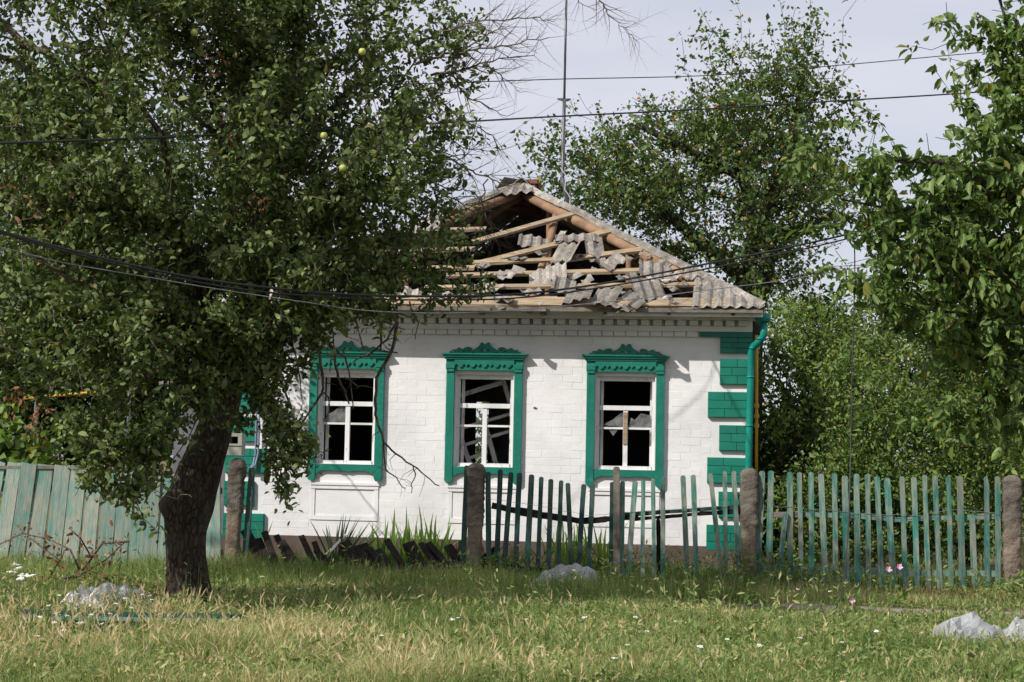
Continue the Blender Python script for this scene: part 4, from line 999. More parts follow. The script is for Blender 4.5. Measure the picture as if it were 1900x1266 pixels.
for pts, r0, r1 in HBR:
    Y = 17.6; P = [at(x, y, Y + .1 * math.sin(x * .05)) - Vector(off) for x, y in pts]; Q = []
    for i in range(len(P) - 1):
        for k in range(3): Q.append(P[i].lerp(P[i+1], k / 3) + Vector(NR.normal(size=3)) * .006)
    Q.append(P[-1]); m = len(Q); rr = [(r0 * (1 - i / m) + r1 * i / m) * .85 * Y / F for i in range(m)]; b.tube(Q, rr, 6)
    for i in range(1, m - 1, 2):
        if R.random() < .75:
            v = Vector((R.uniform(-1, 1), R.uniform(-.4, .4), R.uniform(-1, .4))).normalized() * R.uniform(.05, .22); mid_ = Q[i] + v * .5 + Vector(NR.normal(size=3)) * .02
            b.tube([Q[i], mid_, Q[i] + v + Vector((0, 0, -.02))], [rr[i] * .55, rr[i] * .4, .002], 4)
b.build('dead_branch', M['twig'], AT, smooth=True)
b = MB()
def shoot(p, d, L, r, depth):
    n_ = max(3, int(L / .07)); Q = [Vector(p)]; dv = Vector(d).normalized()
    for i in range(n_):
        dv = (dv + Vector(NR.normal(size=3)) * .13 + Vector((0, 0, .015))).normalized(); Q.append(Q[-1] + dv * (L / n_))
    rr = [r * (1 - .8 * i / n_) for i in range(n_ + 1)]; b.tube(Q, rr, 5 if depth else 4, cap=False)
    if depth <= 0: return
    for i in range(1, n_ + 1):
        if R.random() < .62:
            sd_ = Vector(NR.normal(size=3)); sd_.y *= .6; sd_ = (sd_ - dv * sd_.dot(dv)).normalized()
            shoot(Q[i], dv * .8 + sd_ * R.uniform(.5, 1.1) + Vector((0, 0, -.08)), L * R.uniform(.22, .5) * (1 - .4 * i / n_), rr[i] * .6, depth - 1)
SKY = [([(770,118),(825,100),(865,93),(915,90),(965,78),(1018,70)], 3.4), ([(800,140),(845,133),(882,123),(925,110),(991,103)], 3.2), ([(900,118),(925,135),(941,149),(965,172)], 1.8), ([(840,128),(858,176),(898,196),(941,216)], 2.4),
       ([(770,150),(799,172),(835,205),(865,226),(915,252),(925,282)], 2.8), ([(790,225),(825,249),(862,275),(918,282)], 2.4), ([(750,255),(792,275),(832,292),(875,318),(915,335),(945,345)], 3.6), ([(820,60),(881,40),(948,36),(1000,33),(1027,40)], 2.4),
       ([(860,93),(900,70),(930,48),(950,20)], 2.0), ([(1085,-40),(1115,0),(1128,25),(1150,45),(1168,62),(1186,80)], 1.8), ([(1050,-30),(1075,5),(1108,18)], 1.4), ([(800,350),(850,372),(885,400),(905,440)], 2.6), ([(905,335),(890,375),(905,410),(925,455)], 1.8), ([(780,330),(830,350),(870,352),(905,380)], 2.0)]
for pts, r0 in SKY:
    Yb = 16.3 + R.uniform(-.15, .25); P = [at(x, y, Yb) - Vector(off) for x, y in pts]; Q = []
    for i in range(len(P) - 1):
        for k in range(4): Q.append(P[i].lerp(P[i+1], k / 4) + Vector(NR.normal(size=3)) * .008)
    Q.append(P[-1]); m = len(Q); rr = [r0 * (1 - .75 * i / m) * Yb / F * .8 for i in range(m)]; b.tube(Q, rr, 6, cap=False)
    for i in range(2, m):
        dv = (Q[i] - Q[i-1]).normalized()
        for _ in range(R.choice((1, 1, 2, 2))):
            sd_ = Vector(NR.normal(size=3)); sd_.y *= .6; sd_ = (sd_ - dv * sd_.dot(dv)).normalized(); shoot(Q[i], dv * .9 + sd_ * R.uniform(.5, 1.2), R.uniform(.14, .46), rr[i] * .65, 2 if R.random() < .5 else 1)
b.build('bare_twigs', M['twig'], AT, smooth=True)

# ------------------------------------------------------------------ other trees
def tree(name, label, cat, base, E, ntips, per, leaf, lw, mat, trunk_pts, trunk_r, seed_limbs=(), spread=.06, droop=.3, four=False, bark='darkbark', step=.22, group=None, wpl=.3, tip_r=.004, up=.7, back=2, clear=False, shell=.5, clump=0.0):
    th = thing(name, label, cat, base, 0, group); of = np.array((base[0], base[1], base[2]))
    s = Skel(); s.limb([np.array(p) for p in trunk_pts], trunk_r)
    for pts, rad in seed_limbs: i0 = s.near(pts[0]); s.limb([np.array(p) for p in pts[1:]], rad[1:], i0)
    tips_ = clumped(E, ntips, max(12, ntips // 9), clump, shell) if clump else in_ells(E, ntips, shell)
    if clear: tips_ = tips_[cull(tips_)]
    tips_ = tips_[tips_[:, 2] > .05]
    en = s.tips(tips_, trunk_pts[-1], wpl, step, .25, .0, 2); P = cluster(en, s, per, spread, back)
    P = P[P[:, 2] > .02]
    s.p = [q - of for q in s.p]
    b = MB(); b.tube([Vector(p) - Vector(of) for p in trunk_pts], trunk_r, 10, jit=.05)
    for pts, rad in seed_limbs: b.tube([Vector(p) - Vector(of) for p in pts], rad, 7, jit=.05)
    b.build('trunk', M[bark], th, smooth=True)
    link('limbs', s.mesh('limbs', tip_r, .45, .09, n=4), M[bark], th)
    link('crown', leaf_mesh('crown', P - of, leaf, lw, droop, up, None, four, .28), M[mat], th)
    return th, en, s
# apricot behind the house
Y = 31.0
tpz = [at(1392, 800, Y), at(1395, 620, Y), at(1385, 520, Y), at(1400, 430, Y), at(1380, 330, Y), at(1340, 230, Y)]
tpz[0].z = 0
ap_limbs = [([at(1385,520,Y), at(1300,450,30.6), at(1220,380,30.3), at(1150,360,30.2)], [.16,.12,.09,.05]), ([at(1400,430,Y), at(1450,330,Y), at(1480,230,Y), at(1490,130,Y)], [.14,.1,.07,.04]),
            ([at(1395,600,Y), at(1420,520,30.6), at(1430,440,30.5)], [.18,.15,.12]), ([at(1380,330,Y), at(1280,280,30.7), at(1180,230,30.5)], [.1,.08,.05]), ([at(1430,440,30.5), at(1500,420,30.6), at(1540,400,30.6)], [.08,.06,.03])]
EA = [ell(1350,330,Y,200,170,2.2), ell(1200,300,30.5,130,130,1.6), ell(1440,190,Y,105,130,1.3), ell(1470,340,Y,95,150,1.4), ell(1230,430,30.4,140,90,1.4), ell(1140,250,30.5,65,90,1.0), ell(1110,215,30.5,30,55,.5), ell(1060,330,30.5,70,70,1.0),
      ell(1420,480,Y,90,60,1.2), ell(1465,100,Y,35,55,.5), ell(1340,170,Y,70,70,.9), ell(1280,210,Y,80,60,.9), ell(1530,270,Y,40,70,.6), ell(1505,130,Y,40,60,.5), ell(1300,500,30.6,90,50,1), ell(1010,310,30.5,40,45,.6), ell(1190,200,30.5,60,50,.7), ell(1130,170,30.4,35,30,.5), ell(1090,270,30.4,70,60,.7), ell(1545,340,Y,35,110,.6), ell(1520,200,Y,50,50,.6), ell(1430,540,30.6,70,50,.7), ell(1400,490,30.2,90,50,.6), ell(1462,110,Y,50,75,.5), ell(1450,170,Y,70,70,.6)]
APT, en, s_ = tree('apricot_tree', 'tall apricot tree with small orange fruit rising behind the roof', 'tree', (tpz[0].x, tpz[0].y, 0), EA, 2500, 8, .088, .62, 'apricot_leaf', tpz, [.24,.2,.17,.14,.1,.06], ap_limbs, .085, .45, step=.3, clump=.36)
b = MB()
for i in range(6):
    for k in range(6): pass
fm = MB(); [fm.v.append((.027 * math.sin(i * math.pi / 4) * math.cos(k * math.pi / 3), .027 * math.sin(i * math.pi / 4) * math.sin(k * math.pi / 3), .027 * math.cos(i * math.pi / 4))) for i in range(5) for k in range(6)]
for i in range(4):
    for k in range(6): fm.f.append((i*6+k, (i+1)*6+k, (i+1)*6+(k+1)%6, i*6+(k+1)%6))
fm = fm.mesh('apricot', smooth=True)
for e in [en[i] for i in NR.choice(len(en), 95, replace=False)]:
    q = s_.p[e]; link('apricot', fm, M['apricot'], APT, (q[0] + R.uniform(-.1, .1), q[1] - R.uniform(0, .15), q[2] - .05))
# cherry at the right, hanging over the fence
Yc = 17.2
ct = [at(2120, 1150, 17.6), at(2110, 900, 17.6), at(2080, 700, 17.5), at(2050, 520, 17.4), at(2000, 380, 17.3)]; ct[0].z = 0
cl = [([at(2050,520,17.4), at(1950,420,17.2), at(1850,350,17.0), at(1740,300,16.8), at(1650,300,16.7)], [.07,.05,.035,.022,.012]),
      ([at(2000,380,17.3), at(1930,250,17.1), at(1880,120,17.0), at(1845,-60,16.9)], [.04,.025,.014,.008]),
      ([at(2080,700,17.5), at(1960,600,17.2), at(1850,520,17.0), at(1740,480,16.9), at(1620,440,16.8)], [.07,.05,.035,.022,.012]),
      ([at(2110,900,17.6), at(1980,760,17.3), at(1880,680,17.1), at(1800,660,17.0)], [.06,.04,.03,.015]),
      ([at(1850,350,17.0), at(1760,380,16.9), at(1660,390,16.8), at(1560,370,16.7)], [.03,.022,.015,.008])]
EC = [ell(1850,430,17.1,130,130,.9), ell(1780,330,17.0,120,80,.7), ell(1880,180,17.0,80,130,.7), ell(1650,320,16.8,90,70,.5), ell(1620,400,16.8,80,50,.45), ell(1880,640,17.2,120,150,.9), ell(1730,480,17.0,110,70,.6), ell(1870,790,17.2,80,80,.6),
      ell(1740,80,16.9,60,40,.35), ell(1800,100,16.9,70,80,.5), ell(1720,165,16.9,40,30,.3), ell(1545,380,16.7,45,30,.3), ell(1590,235,16.8,50,25,.3), ell(1950,400,17.3,120,300,1.0), ell(1560,450,16.8,40,35,.3), ell(1760,590,17,70,60,.5), ell(1520,300,16.8,30,30,.25), ell(1560,320,16.8,70,55,.4), ell(1530,420,16.7,50,40,.3), ell(1640,250,16.8,50,40,.3), ell(1560,520,16.9,60,50,.35), ell(1700,380,16.9,120,90,.6), ell(1640,450,16.9,90,70,.5), ell(1700,560,17,100,70,.5), ell(1640,330,16.8,80,70,.45), ell(1780,720,17.1,70,80,.5), ell(1830,490,17,110,90,.6), ell(1720,450,17,90,60,.5), ell(1850,60,17,70,90,.5), ell(1870,260,17,80,90,.6), ell(1800,200,16.9,60,50,.4)]
tree('cherry_tree', 'cherry tree with broad glossy leaves hanging in from the right edge', 'tree', (ct[0].x, ct[0].y, 0), EC, 1950, 5, .098, .46, 'cherry_leaf', ct, [.12,.11,.1,.09,.07], cl, .032, .7, 2, 'darkbark', .13, None, .2, .003, .5, 3, clump=.20)
# bushes and small trees behind the right fence
def bush(label, px, base_py_Y, E, nt, per, leaf, lw, mat, name='bush', cat='bush', group='shrubs behind the fence', **k):
    k.setdefault('clump', .22); nt = int(nt * 1.15)
    bx_ = at(px, 900, base_py_Y); base = (bx_.x, bx_.y, 0)
    tpts = [Vector(base), Vector((base[0] + .05, base[1], .5)), Vector((base[0] - .05, base[1] + .1, 1.1))]
    return tree(name, label, cat, base, E, nt, per, leaf, lw, mat, tpts, [.06, .05, .04], (), k.pop('spread', .08), .35, False, 'darkbark', .22, group, .25, .0035, .7, 2, **k)
bush('bright green plum bush right behind the pale teal fence', 1560, 22.6, [ell(1560,850,22.6,120,120,.8), ell(1520,960,22.4,110,80,.6), ell(1650,930,22.4,110,100,.7), ell(1610,760,22.8,110,100,.8)], 700, 10, .07, .5, 'bush_leaf')
bush('yellow-green bush beside the gas pipe, below the apricot tree', 1480, 25.0, [ell(1490,690,25,90,110,1.0), ell(1450,600,25.5,60,70,.8), ell(1560,640,25,90,90,1.0)], 520, 10, .075, .5, 'bush_leaf')
bush('leafy bush between the right post and the cherry tree', 1790, 22.8, [ell(1790,940,22.6,140,90,.8), ell(1830,830,22.8,130,110,.8), ell(1720,820,23,100,110,.8)], 700, 10, .07, .5, 'bush_leaf')
bush('tall pale green shrub half hidden by the cherry tree', 1690, 26, [ell(1690,640,26,110,120,1.2), ell(1620,560,26.5,90,60,1.0), ell(1760,560,26.5,120,90,1.2), ell(1840,720,26,120,140,1.2)], 800, 9, .085, .5, 'bush_leaf')
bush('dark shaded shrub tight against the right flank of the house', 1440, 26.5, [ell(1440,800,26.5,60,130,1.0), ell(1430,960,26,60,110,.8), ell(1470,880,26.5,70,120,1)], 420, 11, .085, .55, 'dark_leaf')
bush('dark green thicket far behind the right fence', 1700, 31, [ell(1650,800,31,260,200,1.5), ell(1850,700,31,200,250,1.5), ell(1560,600,32,110,90,1.2), ell(1960,850,30,150,150,1)], 900, 12, .12, .55, 'dark_leaf', spread=.14)
# gloom of trees behind the left fence
def ltree(label, px, Y, E, nt, **k):
    bx_ = at(px, 900, Y); base = (bx_.x, bx_.y, 0); tpts = [Vector(base), Vector((base[0] + .1, base[1], 1.2)), Vector((base[0], base[1] + .1, 2.6))]
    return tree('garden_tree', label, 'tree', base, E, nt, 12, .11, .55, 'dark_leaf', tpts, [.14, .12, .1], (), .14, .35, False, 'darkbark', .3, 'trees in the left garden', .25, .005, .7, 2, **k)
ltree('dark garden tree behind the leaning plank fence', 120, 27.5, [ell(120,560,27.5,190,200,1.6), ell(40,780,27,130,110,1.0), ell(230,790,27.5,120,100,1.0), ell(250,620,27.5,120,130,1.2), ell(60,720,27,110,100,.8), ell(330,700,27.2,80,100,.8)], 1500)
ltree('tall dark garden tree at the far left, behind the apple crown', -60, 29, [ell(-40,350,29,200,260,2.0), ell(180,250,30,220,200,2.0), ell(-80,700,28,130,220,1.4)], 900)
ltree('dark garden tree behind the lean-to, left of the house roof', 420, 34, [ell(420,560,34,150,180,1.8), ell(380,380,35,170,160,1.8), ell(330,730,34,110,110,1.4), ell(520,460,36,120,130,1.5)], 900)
bush('low leafy vine growing over the top of the plank fence', 25, 23.2, [ell(25,830,23.2,60,40,.3), ell(70,860,23.2,60,30,.3)], 70, 6, .13, .85, 'bush_leaf', name='vine', cat='vine', group=None)
# distant wood that reads as one mass
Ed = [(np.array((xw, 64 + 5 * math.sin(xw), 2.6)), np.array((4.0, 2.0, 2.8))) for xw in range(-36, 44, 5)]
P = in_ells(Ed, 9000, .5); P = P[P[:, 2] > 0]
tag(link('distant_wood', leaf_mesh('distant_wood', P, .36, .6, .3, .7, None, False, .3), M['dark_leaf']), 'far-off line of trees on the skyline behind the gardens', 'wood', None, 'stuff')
q = HM @ Vector((-.9, 11.5, 0))
tree('garden_bush', 'leafy green bush behind the house, glimpsed through the middle window', 'bush', (q.x, q.y, 0), [(np.array((q.x, q.y, 1.6)), np.array((2.2, 1.0, 1.4)))], 420, 9, .09, .55, 'bush_leaf', [Vector((q.x, q.y, 0)), Vector((q.x, q.y, .8)), Vector((q.x + .1, q.y, 1.5))], [.06, .05, .04], (), .1)

# ------------------------------------------------------------------ yellow gas pipe behind the left fence
p0, p1 = at(46, 739, 24.0), at(262, 721, 24.0)
gpt = thing('garden_gas_pipe', 'yellow gas pipe on poles running above the plank fence', 'pipe', (p0.x, p0.y, 0))
MB().tube([p0 - Vector((p0.x, p0.y, 0)), p0.lerp(p1, .5) - Vector((p0.x, p0.y, 0)), p1 - Vector((p0.x, p0.y, 0))], .022, 8).build('pipe', M['yellow'], gpt, smooth=True)
for k in (.1, .9):
    q = p0.lerp(p1, k) - Vector((p0.x, p0.y, 0)); MB().tube([(q.x, q.y, 0), (q.x, q.y, q.z - .03)], .025, 8).build('support_pole', M['metal'], gpt)

# ------------------------------------------------------------------ antenna mast and overhead wires
mbp = HM @ Vector((.70, 3.95, 5.28)); mt = at(1052, -60, mbp.y - .1)
AM = thing('antenna_mast', 'tall thin antenna mast standing on the roof behind the ridge', 'mast', mbp)
q = at(1044, 330, mbp.y) - mbp; q2 = at(1047, 185, mbp.y) - mbp
MB().tube([(0, 0, 0), q, q2], .028, 8).build('lower_tube', M['metal'], AM, smooth=True); MB().tube([q2 - Vector((0, 0, .05)), mt - mbp], .019, 8).build('upper_tube', M['metal'], AM, smooth=True)
MB().tube([q2 + Vector((-.11, 0, .01)), q2 + Vector((-.04, 0, 0)), q2 + Vector((.05, 0, -.005)), q2 + Vector((.10, 0, .01))], [.012, .025, .025, .012], 6).build('guy_ring', M['metal'], AM)
def wavy(a_, b_, n, amp): return [a_.lerp(b_, i / n) + Vector((amp * math.sin(i * 2.1), -.03, 0)) for i in range(n + 1)]
MB().tube(wavy(Vector((.06, -.05, -.1)), q + Vector((-.01, -.03, .15)), 8, .035), .008, 5).build('coax_cable', mat_plain('white_coax', (.55, .55, .55), .5, .3, .1, 5, 0), AM)
MB().tube(wavy(q, mt - mbp, 14, .012), .006, 5).build('coax_cable', M['cable'], AM)
g0 = at(1038, 187, mbp.y) - mbp; g1 = at(880, 285, 27.5) - mbp; MB().tube([g0, g0.lerp(g1, .5) - Vector((0, 0, .02)), g1], .0035, 4).build('guy_wire', M['wire'], AM)
g2 = at(1075, 215, 28.5) - mbp; MB().tube([g0 + Vector((.15, 0, 0)), g2], .003, 4).build('guy_wire', M['wire'], AM)
def wire(label, pts, r, m='cable'):
    P = [at(*p) for p in pts]; Q = []
    for i in range(len(P) - 1):                       # smooth spline through the points
        pa, pb, pc, pe = P[max(i-1, 0)], P[i], P[i+1], P[min(i+2, len(P)-1)]
        for k in range(8):
            t = k / 8; Q.append(.5 * ((2*pb) + (pc - pa) * t + (2*pa - 5*pb + 4*pc - pe) * t*t + (3*pb - pa - 3*pc + pe) * t**3))
    Q.append(P[-1]); o = P[0]
    tag(MB().tube(Q, r, 6).build('overhead_cable', M[m], None, (o.x, o.y, o.z), True, (o.x, o.y, o.z)), label, 'cable')
wire('thick black cable sagging in front of the roof, upper of the pair', [(-160,368,13.2),(0,428,13.5),(160,472,13.9),(320,508,14.4),(480,532,14.8),(640,546,15.3),(800,550,15.7),(960,546,16.1),(1120,526,16.4),(1300,492,16.7),(1470,458,16.9),(1600,428,17.0),(1760,384,17.2),(1960,330,17.4)], .0105)
wire('black cable sagging in front of the roof, lower of the pair', [(-160,374,13.25),(0,432,13.55),(160,477,13.95),(320,515,14.45),(480,541,14.85),(640,553,15.35),(800,557,15.75),(960,553,16.15),(1120,533,16.45),(1300,501,16.75),(1470,467,16.95),(1600,436,17.05),(1760,392,17.25),(1960,340,17.45)], .008)
wire('thin grey wire crossing the apple crown below the thick cables', [(-160,425,13.1),(0,459,13.4),(120,488,13.8),(260,512,14.2),(400,536,14.6),(560,560,15.0),(700,578,15.4),(880,580,15.8),(1100,563,16.2),(1300,540,16.5),(1470,518,16.8),(1640,488,17.0)], .0042, 'wire')
wire('dark cable high over the roof, crossing the antenna mast low', [(-160,275,13.2),(0,266,13.5),(280,256,14.5),(560,243,16),(880,225,19.4),(1040,216,21.5),(1300,203,23),(1560,187,24),(1760,175,24.5),(1960,160,25)], .0105, 'cable')
wire('topmost thin cable above the apricot tree', [(200,170,19),(500,163,19.5),(860,153,20),(1040,147,21),(1320,140,22),(1560,121,23),(1760,103,23.5),(1960,85,24)], .006, 'cable')
hw = [(1584,428,16.98),(1586,500,16.9),(1582,650,16.75),(1579,800,16.6),(1577,900,16.4),(1572,1010,16.1),(1566,1080,15.8),(1552,1130,15.55),(1542,1165,15.3),(1535,1195,15.1)]
wire('snapped black cable hanging straight down to the meadow', hw, .006)

# ------------------------------------------------------------------ irises and yucca by the wall
def sword(L, w, bend):
    b = MB(); n_ = 5
    for i in range(n_ + 1):
        t = i / n_; ww = w * (1 - t ** 2.2) * (.75 + .5 * t if t < .5 else 1); b.v += [(-ww/2, -bend * t * t * L, L * t * (1 - .25 * bend * t)), (ww/2, -bend * t * t * L, L * t * (1 - .25 * bend * t))]
    for i in range(n_): b.f.append((2*i, 2*i+1, 2*i+3, 2*i+2))
    me = b.mesh('leaf'); a_ = me.attributes.new('tint', 'FLOAT', 'POINT'); tv = R.random() * .95; a_.data.foreach_set('value', [tv] * len(me.vertices)); return me
SW = [sword(R.uniform(.38, .7), R.uniform(.028, .045), R.uniform(.02, .45)) for _ in range(14)]
def clump(name, label, cat, base, n_, rad, mat, tilt, scale, meshes=SW):
    th = thing(name, label, cat, base)
    for i in range(n_):
        a_ = R.uniform(0, 6.28); r_ = rad * math.sqrt(R.random()); o = link('leaf', R.choice(meshes), None, th, (math.cos(a_) * r_, math.sin(a_) * r_ * .6, 0))
        if not o.data.materials: o.data.materials.append(mat)
        o.rotation_euler = (R.uniform(-tilt, tilt), R.uniform(-tilt, tilt), R.uniform(0, 6.28)); s = scale * R.uniform(.7, 1.2); o.scale = (s, s, s)
def hb(px, d): v = on_plane(px, 1040, (0, d, 0), (0, 1, 0)); return HM @ Vector((v.x, d, 0.0))
clump('iris', 'clump of upright bright green sword leaves under the left window', 'plant', hb(765, -.55), 120, .52, M['blade'], .34, 1.32)
clump('iris', 'sword-leaved clump behind the sagging picket fence', 'plant', hb(1075, -.5), 80, .42, M['blade'], .35, 1.4)
clump('iris', 'small pale sword-leaved clump beside the lumpy concrete post', 'plant', hb(466, -.9), 18, .14, M['blade'], .4, 1.15)
SY = [sword(R.uniform(.6, .85), R.uniform(.028, .042), R.uniform(-.05, .15)) for _ in range(8)]
YU = thing('yucca', 'dark spiky yucca leaning right among the fallen pickets', 'plant', hb(625, -.8))
for i in range(32):
    o = link('leaf', R.choice(SY), None, YU, (R.uniform(-.05, .05), R.uniform(-.05, .05), .05))
    if not o.data.materials: o.data.materials.append(M['yucca'])
    o.rotation_euler = (R.uniform(-.5, .4), R.uniform(-.35, 1.25), 0); o.rotation_euler.rotate_axis('Z', R.uniform(-1, 1))
a_, b_ = fpt(588, 1048, -1.0), fpt(642, 992, -.85)
wb = thing('leaning_batten', 'thin whitish batten propped against the yucca', 'board', HM @ Vector((a_.x, -1.0, .2)), -A)
MB().beam((0, 0, a_.z - .2), (b_.x - a_.x, .15, b_.z - .2), .035, .02, (0, -1, 0)).build('strip', M['whitewood'], wb)

# ------------------------------------------------------------------ litter in the grass
def draped(name, label, cat, c, ridge, front, back, m, seed, sc_=(1.2, 1.1, 1.25)):
    """a limp sheet hanging over a folded ridge; ridge points are (x, y, z), front and back edges (x, y) lie on the ground"""
    b = MB(); nx, ny = 26, 12
    def lerp_poly(P, t):
        t = t * (len(P) - 1); i = min(int(t), len(P) - 2); f = t - i; f = f * f * (3 - 2 * f) * .5 + f * .5; return Vector(P[i]).lerp(Vector(P[i+1]), f)
    Fr = [(x, y, .01) for x, y in front]; Bk = [(x, y, .01) for x, y in back]
    for j in range(ny + 1):
        v = j / ny
        for i in range(nx + 1):
            u = i / nx; r_ = lerp_poly(ridge, u)
            if v < .62: p = lerp_poly(Fr, u).lerp(r_, (v / .62) ** 1.15)
            else: p = r_.lerp(lerp_poly(Bk, u), ((v - .62) / .38) ** .9)
            q = Vector((p.x * 7 + seed, p.y * 5, p.z * 7)); k = (1 - abs(mnoise.noise(q)) * 2) * .030 + (1 - abs(mnoise.noise(q * 2.3)) * 2) * .026 + R.uniform(-.008, .008)
            b.v.append((p.x + mnoise.noise(q * .8 + Vector((9, 0, 0))) * .03, p.y - k * 1.2 + mnoise.noise(q * 1.1) * .02, max(.005, p.z + k * min(1, p.z / .06))))
    for j in range(ny):
        for i in range(nx): o = j * (nx + 1) + i; b.f.append((o, o+1, o+2+nx, o+1+nx))
    o = b.build(name, m, None, None, False, (c.x, c.y, gz(c.x, c.y))); o.scale = sc_; return tag(o, label, cat)
draped('plastic_bag', 'crumpled clear plastic sheet by the path at the right edge', 'plastic', on_ground(1815, 1215), [(-.31, 0, .05), (-.28, .02, .15), (-.17, .05, .19), (-.15, .05, .225), (-.02, .08, .24), (.07, .06, .17), (.14, .05, .13), (.18, .06, .14), (.235, .07, .225), (.29, .06, .20), (.38, .0, .10), (.46, -.05, .03)],
       [(-.34, -.16), (-.24, -.22), (-.10, -.24), (.04, -.30), (.16, -.22), (.30, -.28), (.50, -.22)], [(-.33, .12), (-.1, .24), (.1, .18), (.25, .24), (.48, .1)], M['film'], 3.1, (1.35, 1.2, 1.25))
draped('plastic_sheet', 'grey plastic sheet lying under the sagging picket fence', 'plastic', on_ground(1050, 1106), [(-.34, -.05, .06), (-.24, 0, .16), (-.10, .05, .23), (.06, .06, .26), (.20, .05, .26), (.29, .02, .18), (.33, .0, .08)],
       [(-.38, -.22), (-.2, -.26), (0, -.2), (.18, -.22), (.34, -.14)], [(-.33, .15), (0, .25), (.34, .15)], M['film'], 8.3)
draped('white_sheet', 'white crumpled sheet among yarrow left of the tree trunk', 'sheet', on_ground(152, 1146), [(-.18, 0, .06), (-.10, .02, .14), (.0, .04, .21), (.06, .03, .17), (.18, 0, .09)], [(-.2, -.14), (0, -.18), (.2, -.15)], [(-.18, .1), (0, .16), (.2, .1)], M['sheetwhite'], 5.2)
draped('corrugated_sheet', 'pale grey sheet lying flat beside the tree trunk', 'sheet', on_ground(222, 1136), [(-.26, .02, .16), (-.12, .05, .20), (.02, .06, .19), (.15, .05, .16), (.28, .0, .10)], [(-.28, -.2), (0, -.24), (.32, -.2)], [(-.25, .2), (0, .26), (.3, .16)], M['film'], 6.6)
a_, b_ = on_ground(40, 1178), on_ground(446, 1184)
GB = thing('green_beam', 'dark teal painted beam lying in the grass before the tree', 'beam', a_)
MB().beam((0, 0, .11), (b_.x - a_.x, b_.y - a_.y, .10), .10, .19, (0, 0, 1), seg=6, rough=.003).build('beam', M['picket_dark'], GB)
MB().beam((.03, -.065, .15), (b_.x - a_.x, b_.y - a_.y - .065, .14), .035, .02, (0, -1, .3), seg=6, rough=.002).build('lit_edge_strip', M['picket'], GB)  # paler paint stands in for the sunlit edge of the beam
# cut branch with withered leaves
c = on_ground(150, 1110); FBn = thing('fallen_branch', 'fallen apple branch with withered brown leaves by the plank fence', 'branch', c)
b = MB(); lp = []
def fb(px, py, Y): return at(px, py, Y) - c
BR = [[(100,1112),(150,1062),(190,1008),(240,1005)], [(60,1095),(100,1075),(150,1068)], [(150,1062),(130,1020),(90,1000),(40,990),(0,1010)], [(190,1070),(230,1090),(265,1120)], [(150,1064),(170,1035),(150,1000),(128,980)], [(90,1075),(110,1040),(70,1010),(30,975)], [(150,1066),(195,1040),(235,1003)]]
for i, pl in enumerate(BR):
    P = [fb(x, y, c.y + .25 * math.sin(i * 2 + k)) for k, (x, y) in enumerate(pl)]; b.tube(P, [(.02 if i < 2 else .011) * (1 - .6 * k / len(P)) for k in range(len(P))], 6)
    for k in range(len(P) - 1):
        for q in range(14): lp.append(P[k].lerp(P[k+1], R.random()) + Vector(NR.normal(size=3)) * .05)
b.build('stick', M['twig'], FBn, smooth=True)
lp += [Vector((R.uniform(-.8, 1.2), R.uniform(-.5, .5), R.uniform(.02, .22))) for _ in range(260)]
lp = np.array(lp); link('withered_leaves', leaf_mesh('withered_leaves', lp[lp[:, 2] > .01], .055, .42, .5, .3, None, True, .35), M['brown_leaf'], FBn)
tag(link('leaf_litter', leaf_mesh('leaf_litter', np.array([(tb.x + R.gauss(0.1, .5), tb.y + R.gauss(-.1, .35), .05 + R.random() * .08) for _ in range(260)]), .05, .5, .1, 1.0, None, True, .3), M['brown_leaf']), 'brown dead leaves scattered round the foot of the trunk', 'leaves', None, 'stuff')

# ------------------------------------------------------------------ meadow
def nz2(x, y, s, k): return np.array([mnoise.noise(Vector((a * s + k, b_ * s, k * 1.7))) for a, b_ in zip(x, y)])
def scatter(n, y0, y1, pad=.6):
    y = y0 + (y1 - y0) * NR.random(n); hw_ = y * (W0 / 2 / F) * 1.03 + pad; x = (NR.random(n) * 2 - 1) * hw_; return x, y
def blades(x, y, h, w, tint, lean=.35):
    n_ = len(x); a_ = NR.random(n_) * 6.283; ln = NR.random(n_) * lean; dx, dy = np.cos(a_) * ln, np.sin(a_) * ln
    z = .035 * np.sin(x * .9 + 1.3) * np.cos(y * .7) + .02 * np.sin(2.1 * x + y); base = np.stack([x, y, z - .01], 1)
    b2 = NR.random(n_) * 6.283; s = np.stack([np.cos(b2), np.sin(b2) * .5, np.zeros(n_)], 1) * (w / 2)[:, None]
    m = base + np.stack([dx * h * .4, dy * h * .4, h * .58], 1); t = base + np.stack([dx * h * 1.25, dy * h * 1.25, h * (1 - ln * .25)], 1)
    V = np.stack([base - s, base + s, m + s * .8, m - s * .8, t], 1); T = np.array([(0, 1, 2), (0, 2, 3), (3, 2, 4)])
    return V.reshape(-1, 3), (T[None] + (np.arange(n_) * 5)[:, None, None]).reshape(-1, 3), np.repeat(tint, 5), t, np.stack([dx, dy, np.ones(n_)], 1)
def sm(a, lo, hi): t = np.clip((a - lo) / (hi - lo), 0, 1); return t * t * (3 - 2 * t)
x, y = scatter(165000, 10.6, 20.6); k = NR.random(len(x)) < (11.5 / y) ** .8 + .15; x, y = x[k], y[k]
po = y - (19.05 - .13 * x); n1, n2 = nz2(x, y, .55, 3), nz2(x, y, 1.9, 9); n3 = nz2(x, y, .25, 21)
onpath = np.exp(-(po / (.5 + .2 * sm(x, 1, 4))) ** 4); right = sm(x, .6, 3.2)
keep = NR.random(len(x)) > onpath * (.55 + .42 * right); x, y, po, n1, n2, n3, onpath, right = (q[keep] for q in (x, y, po, n1, n2, n3, onpath, right))
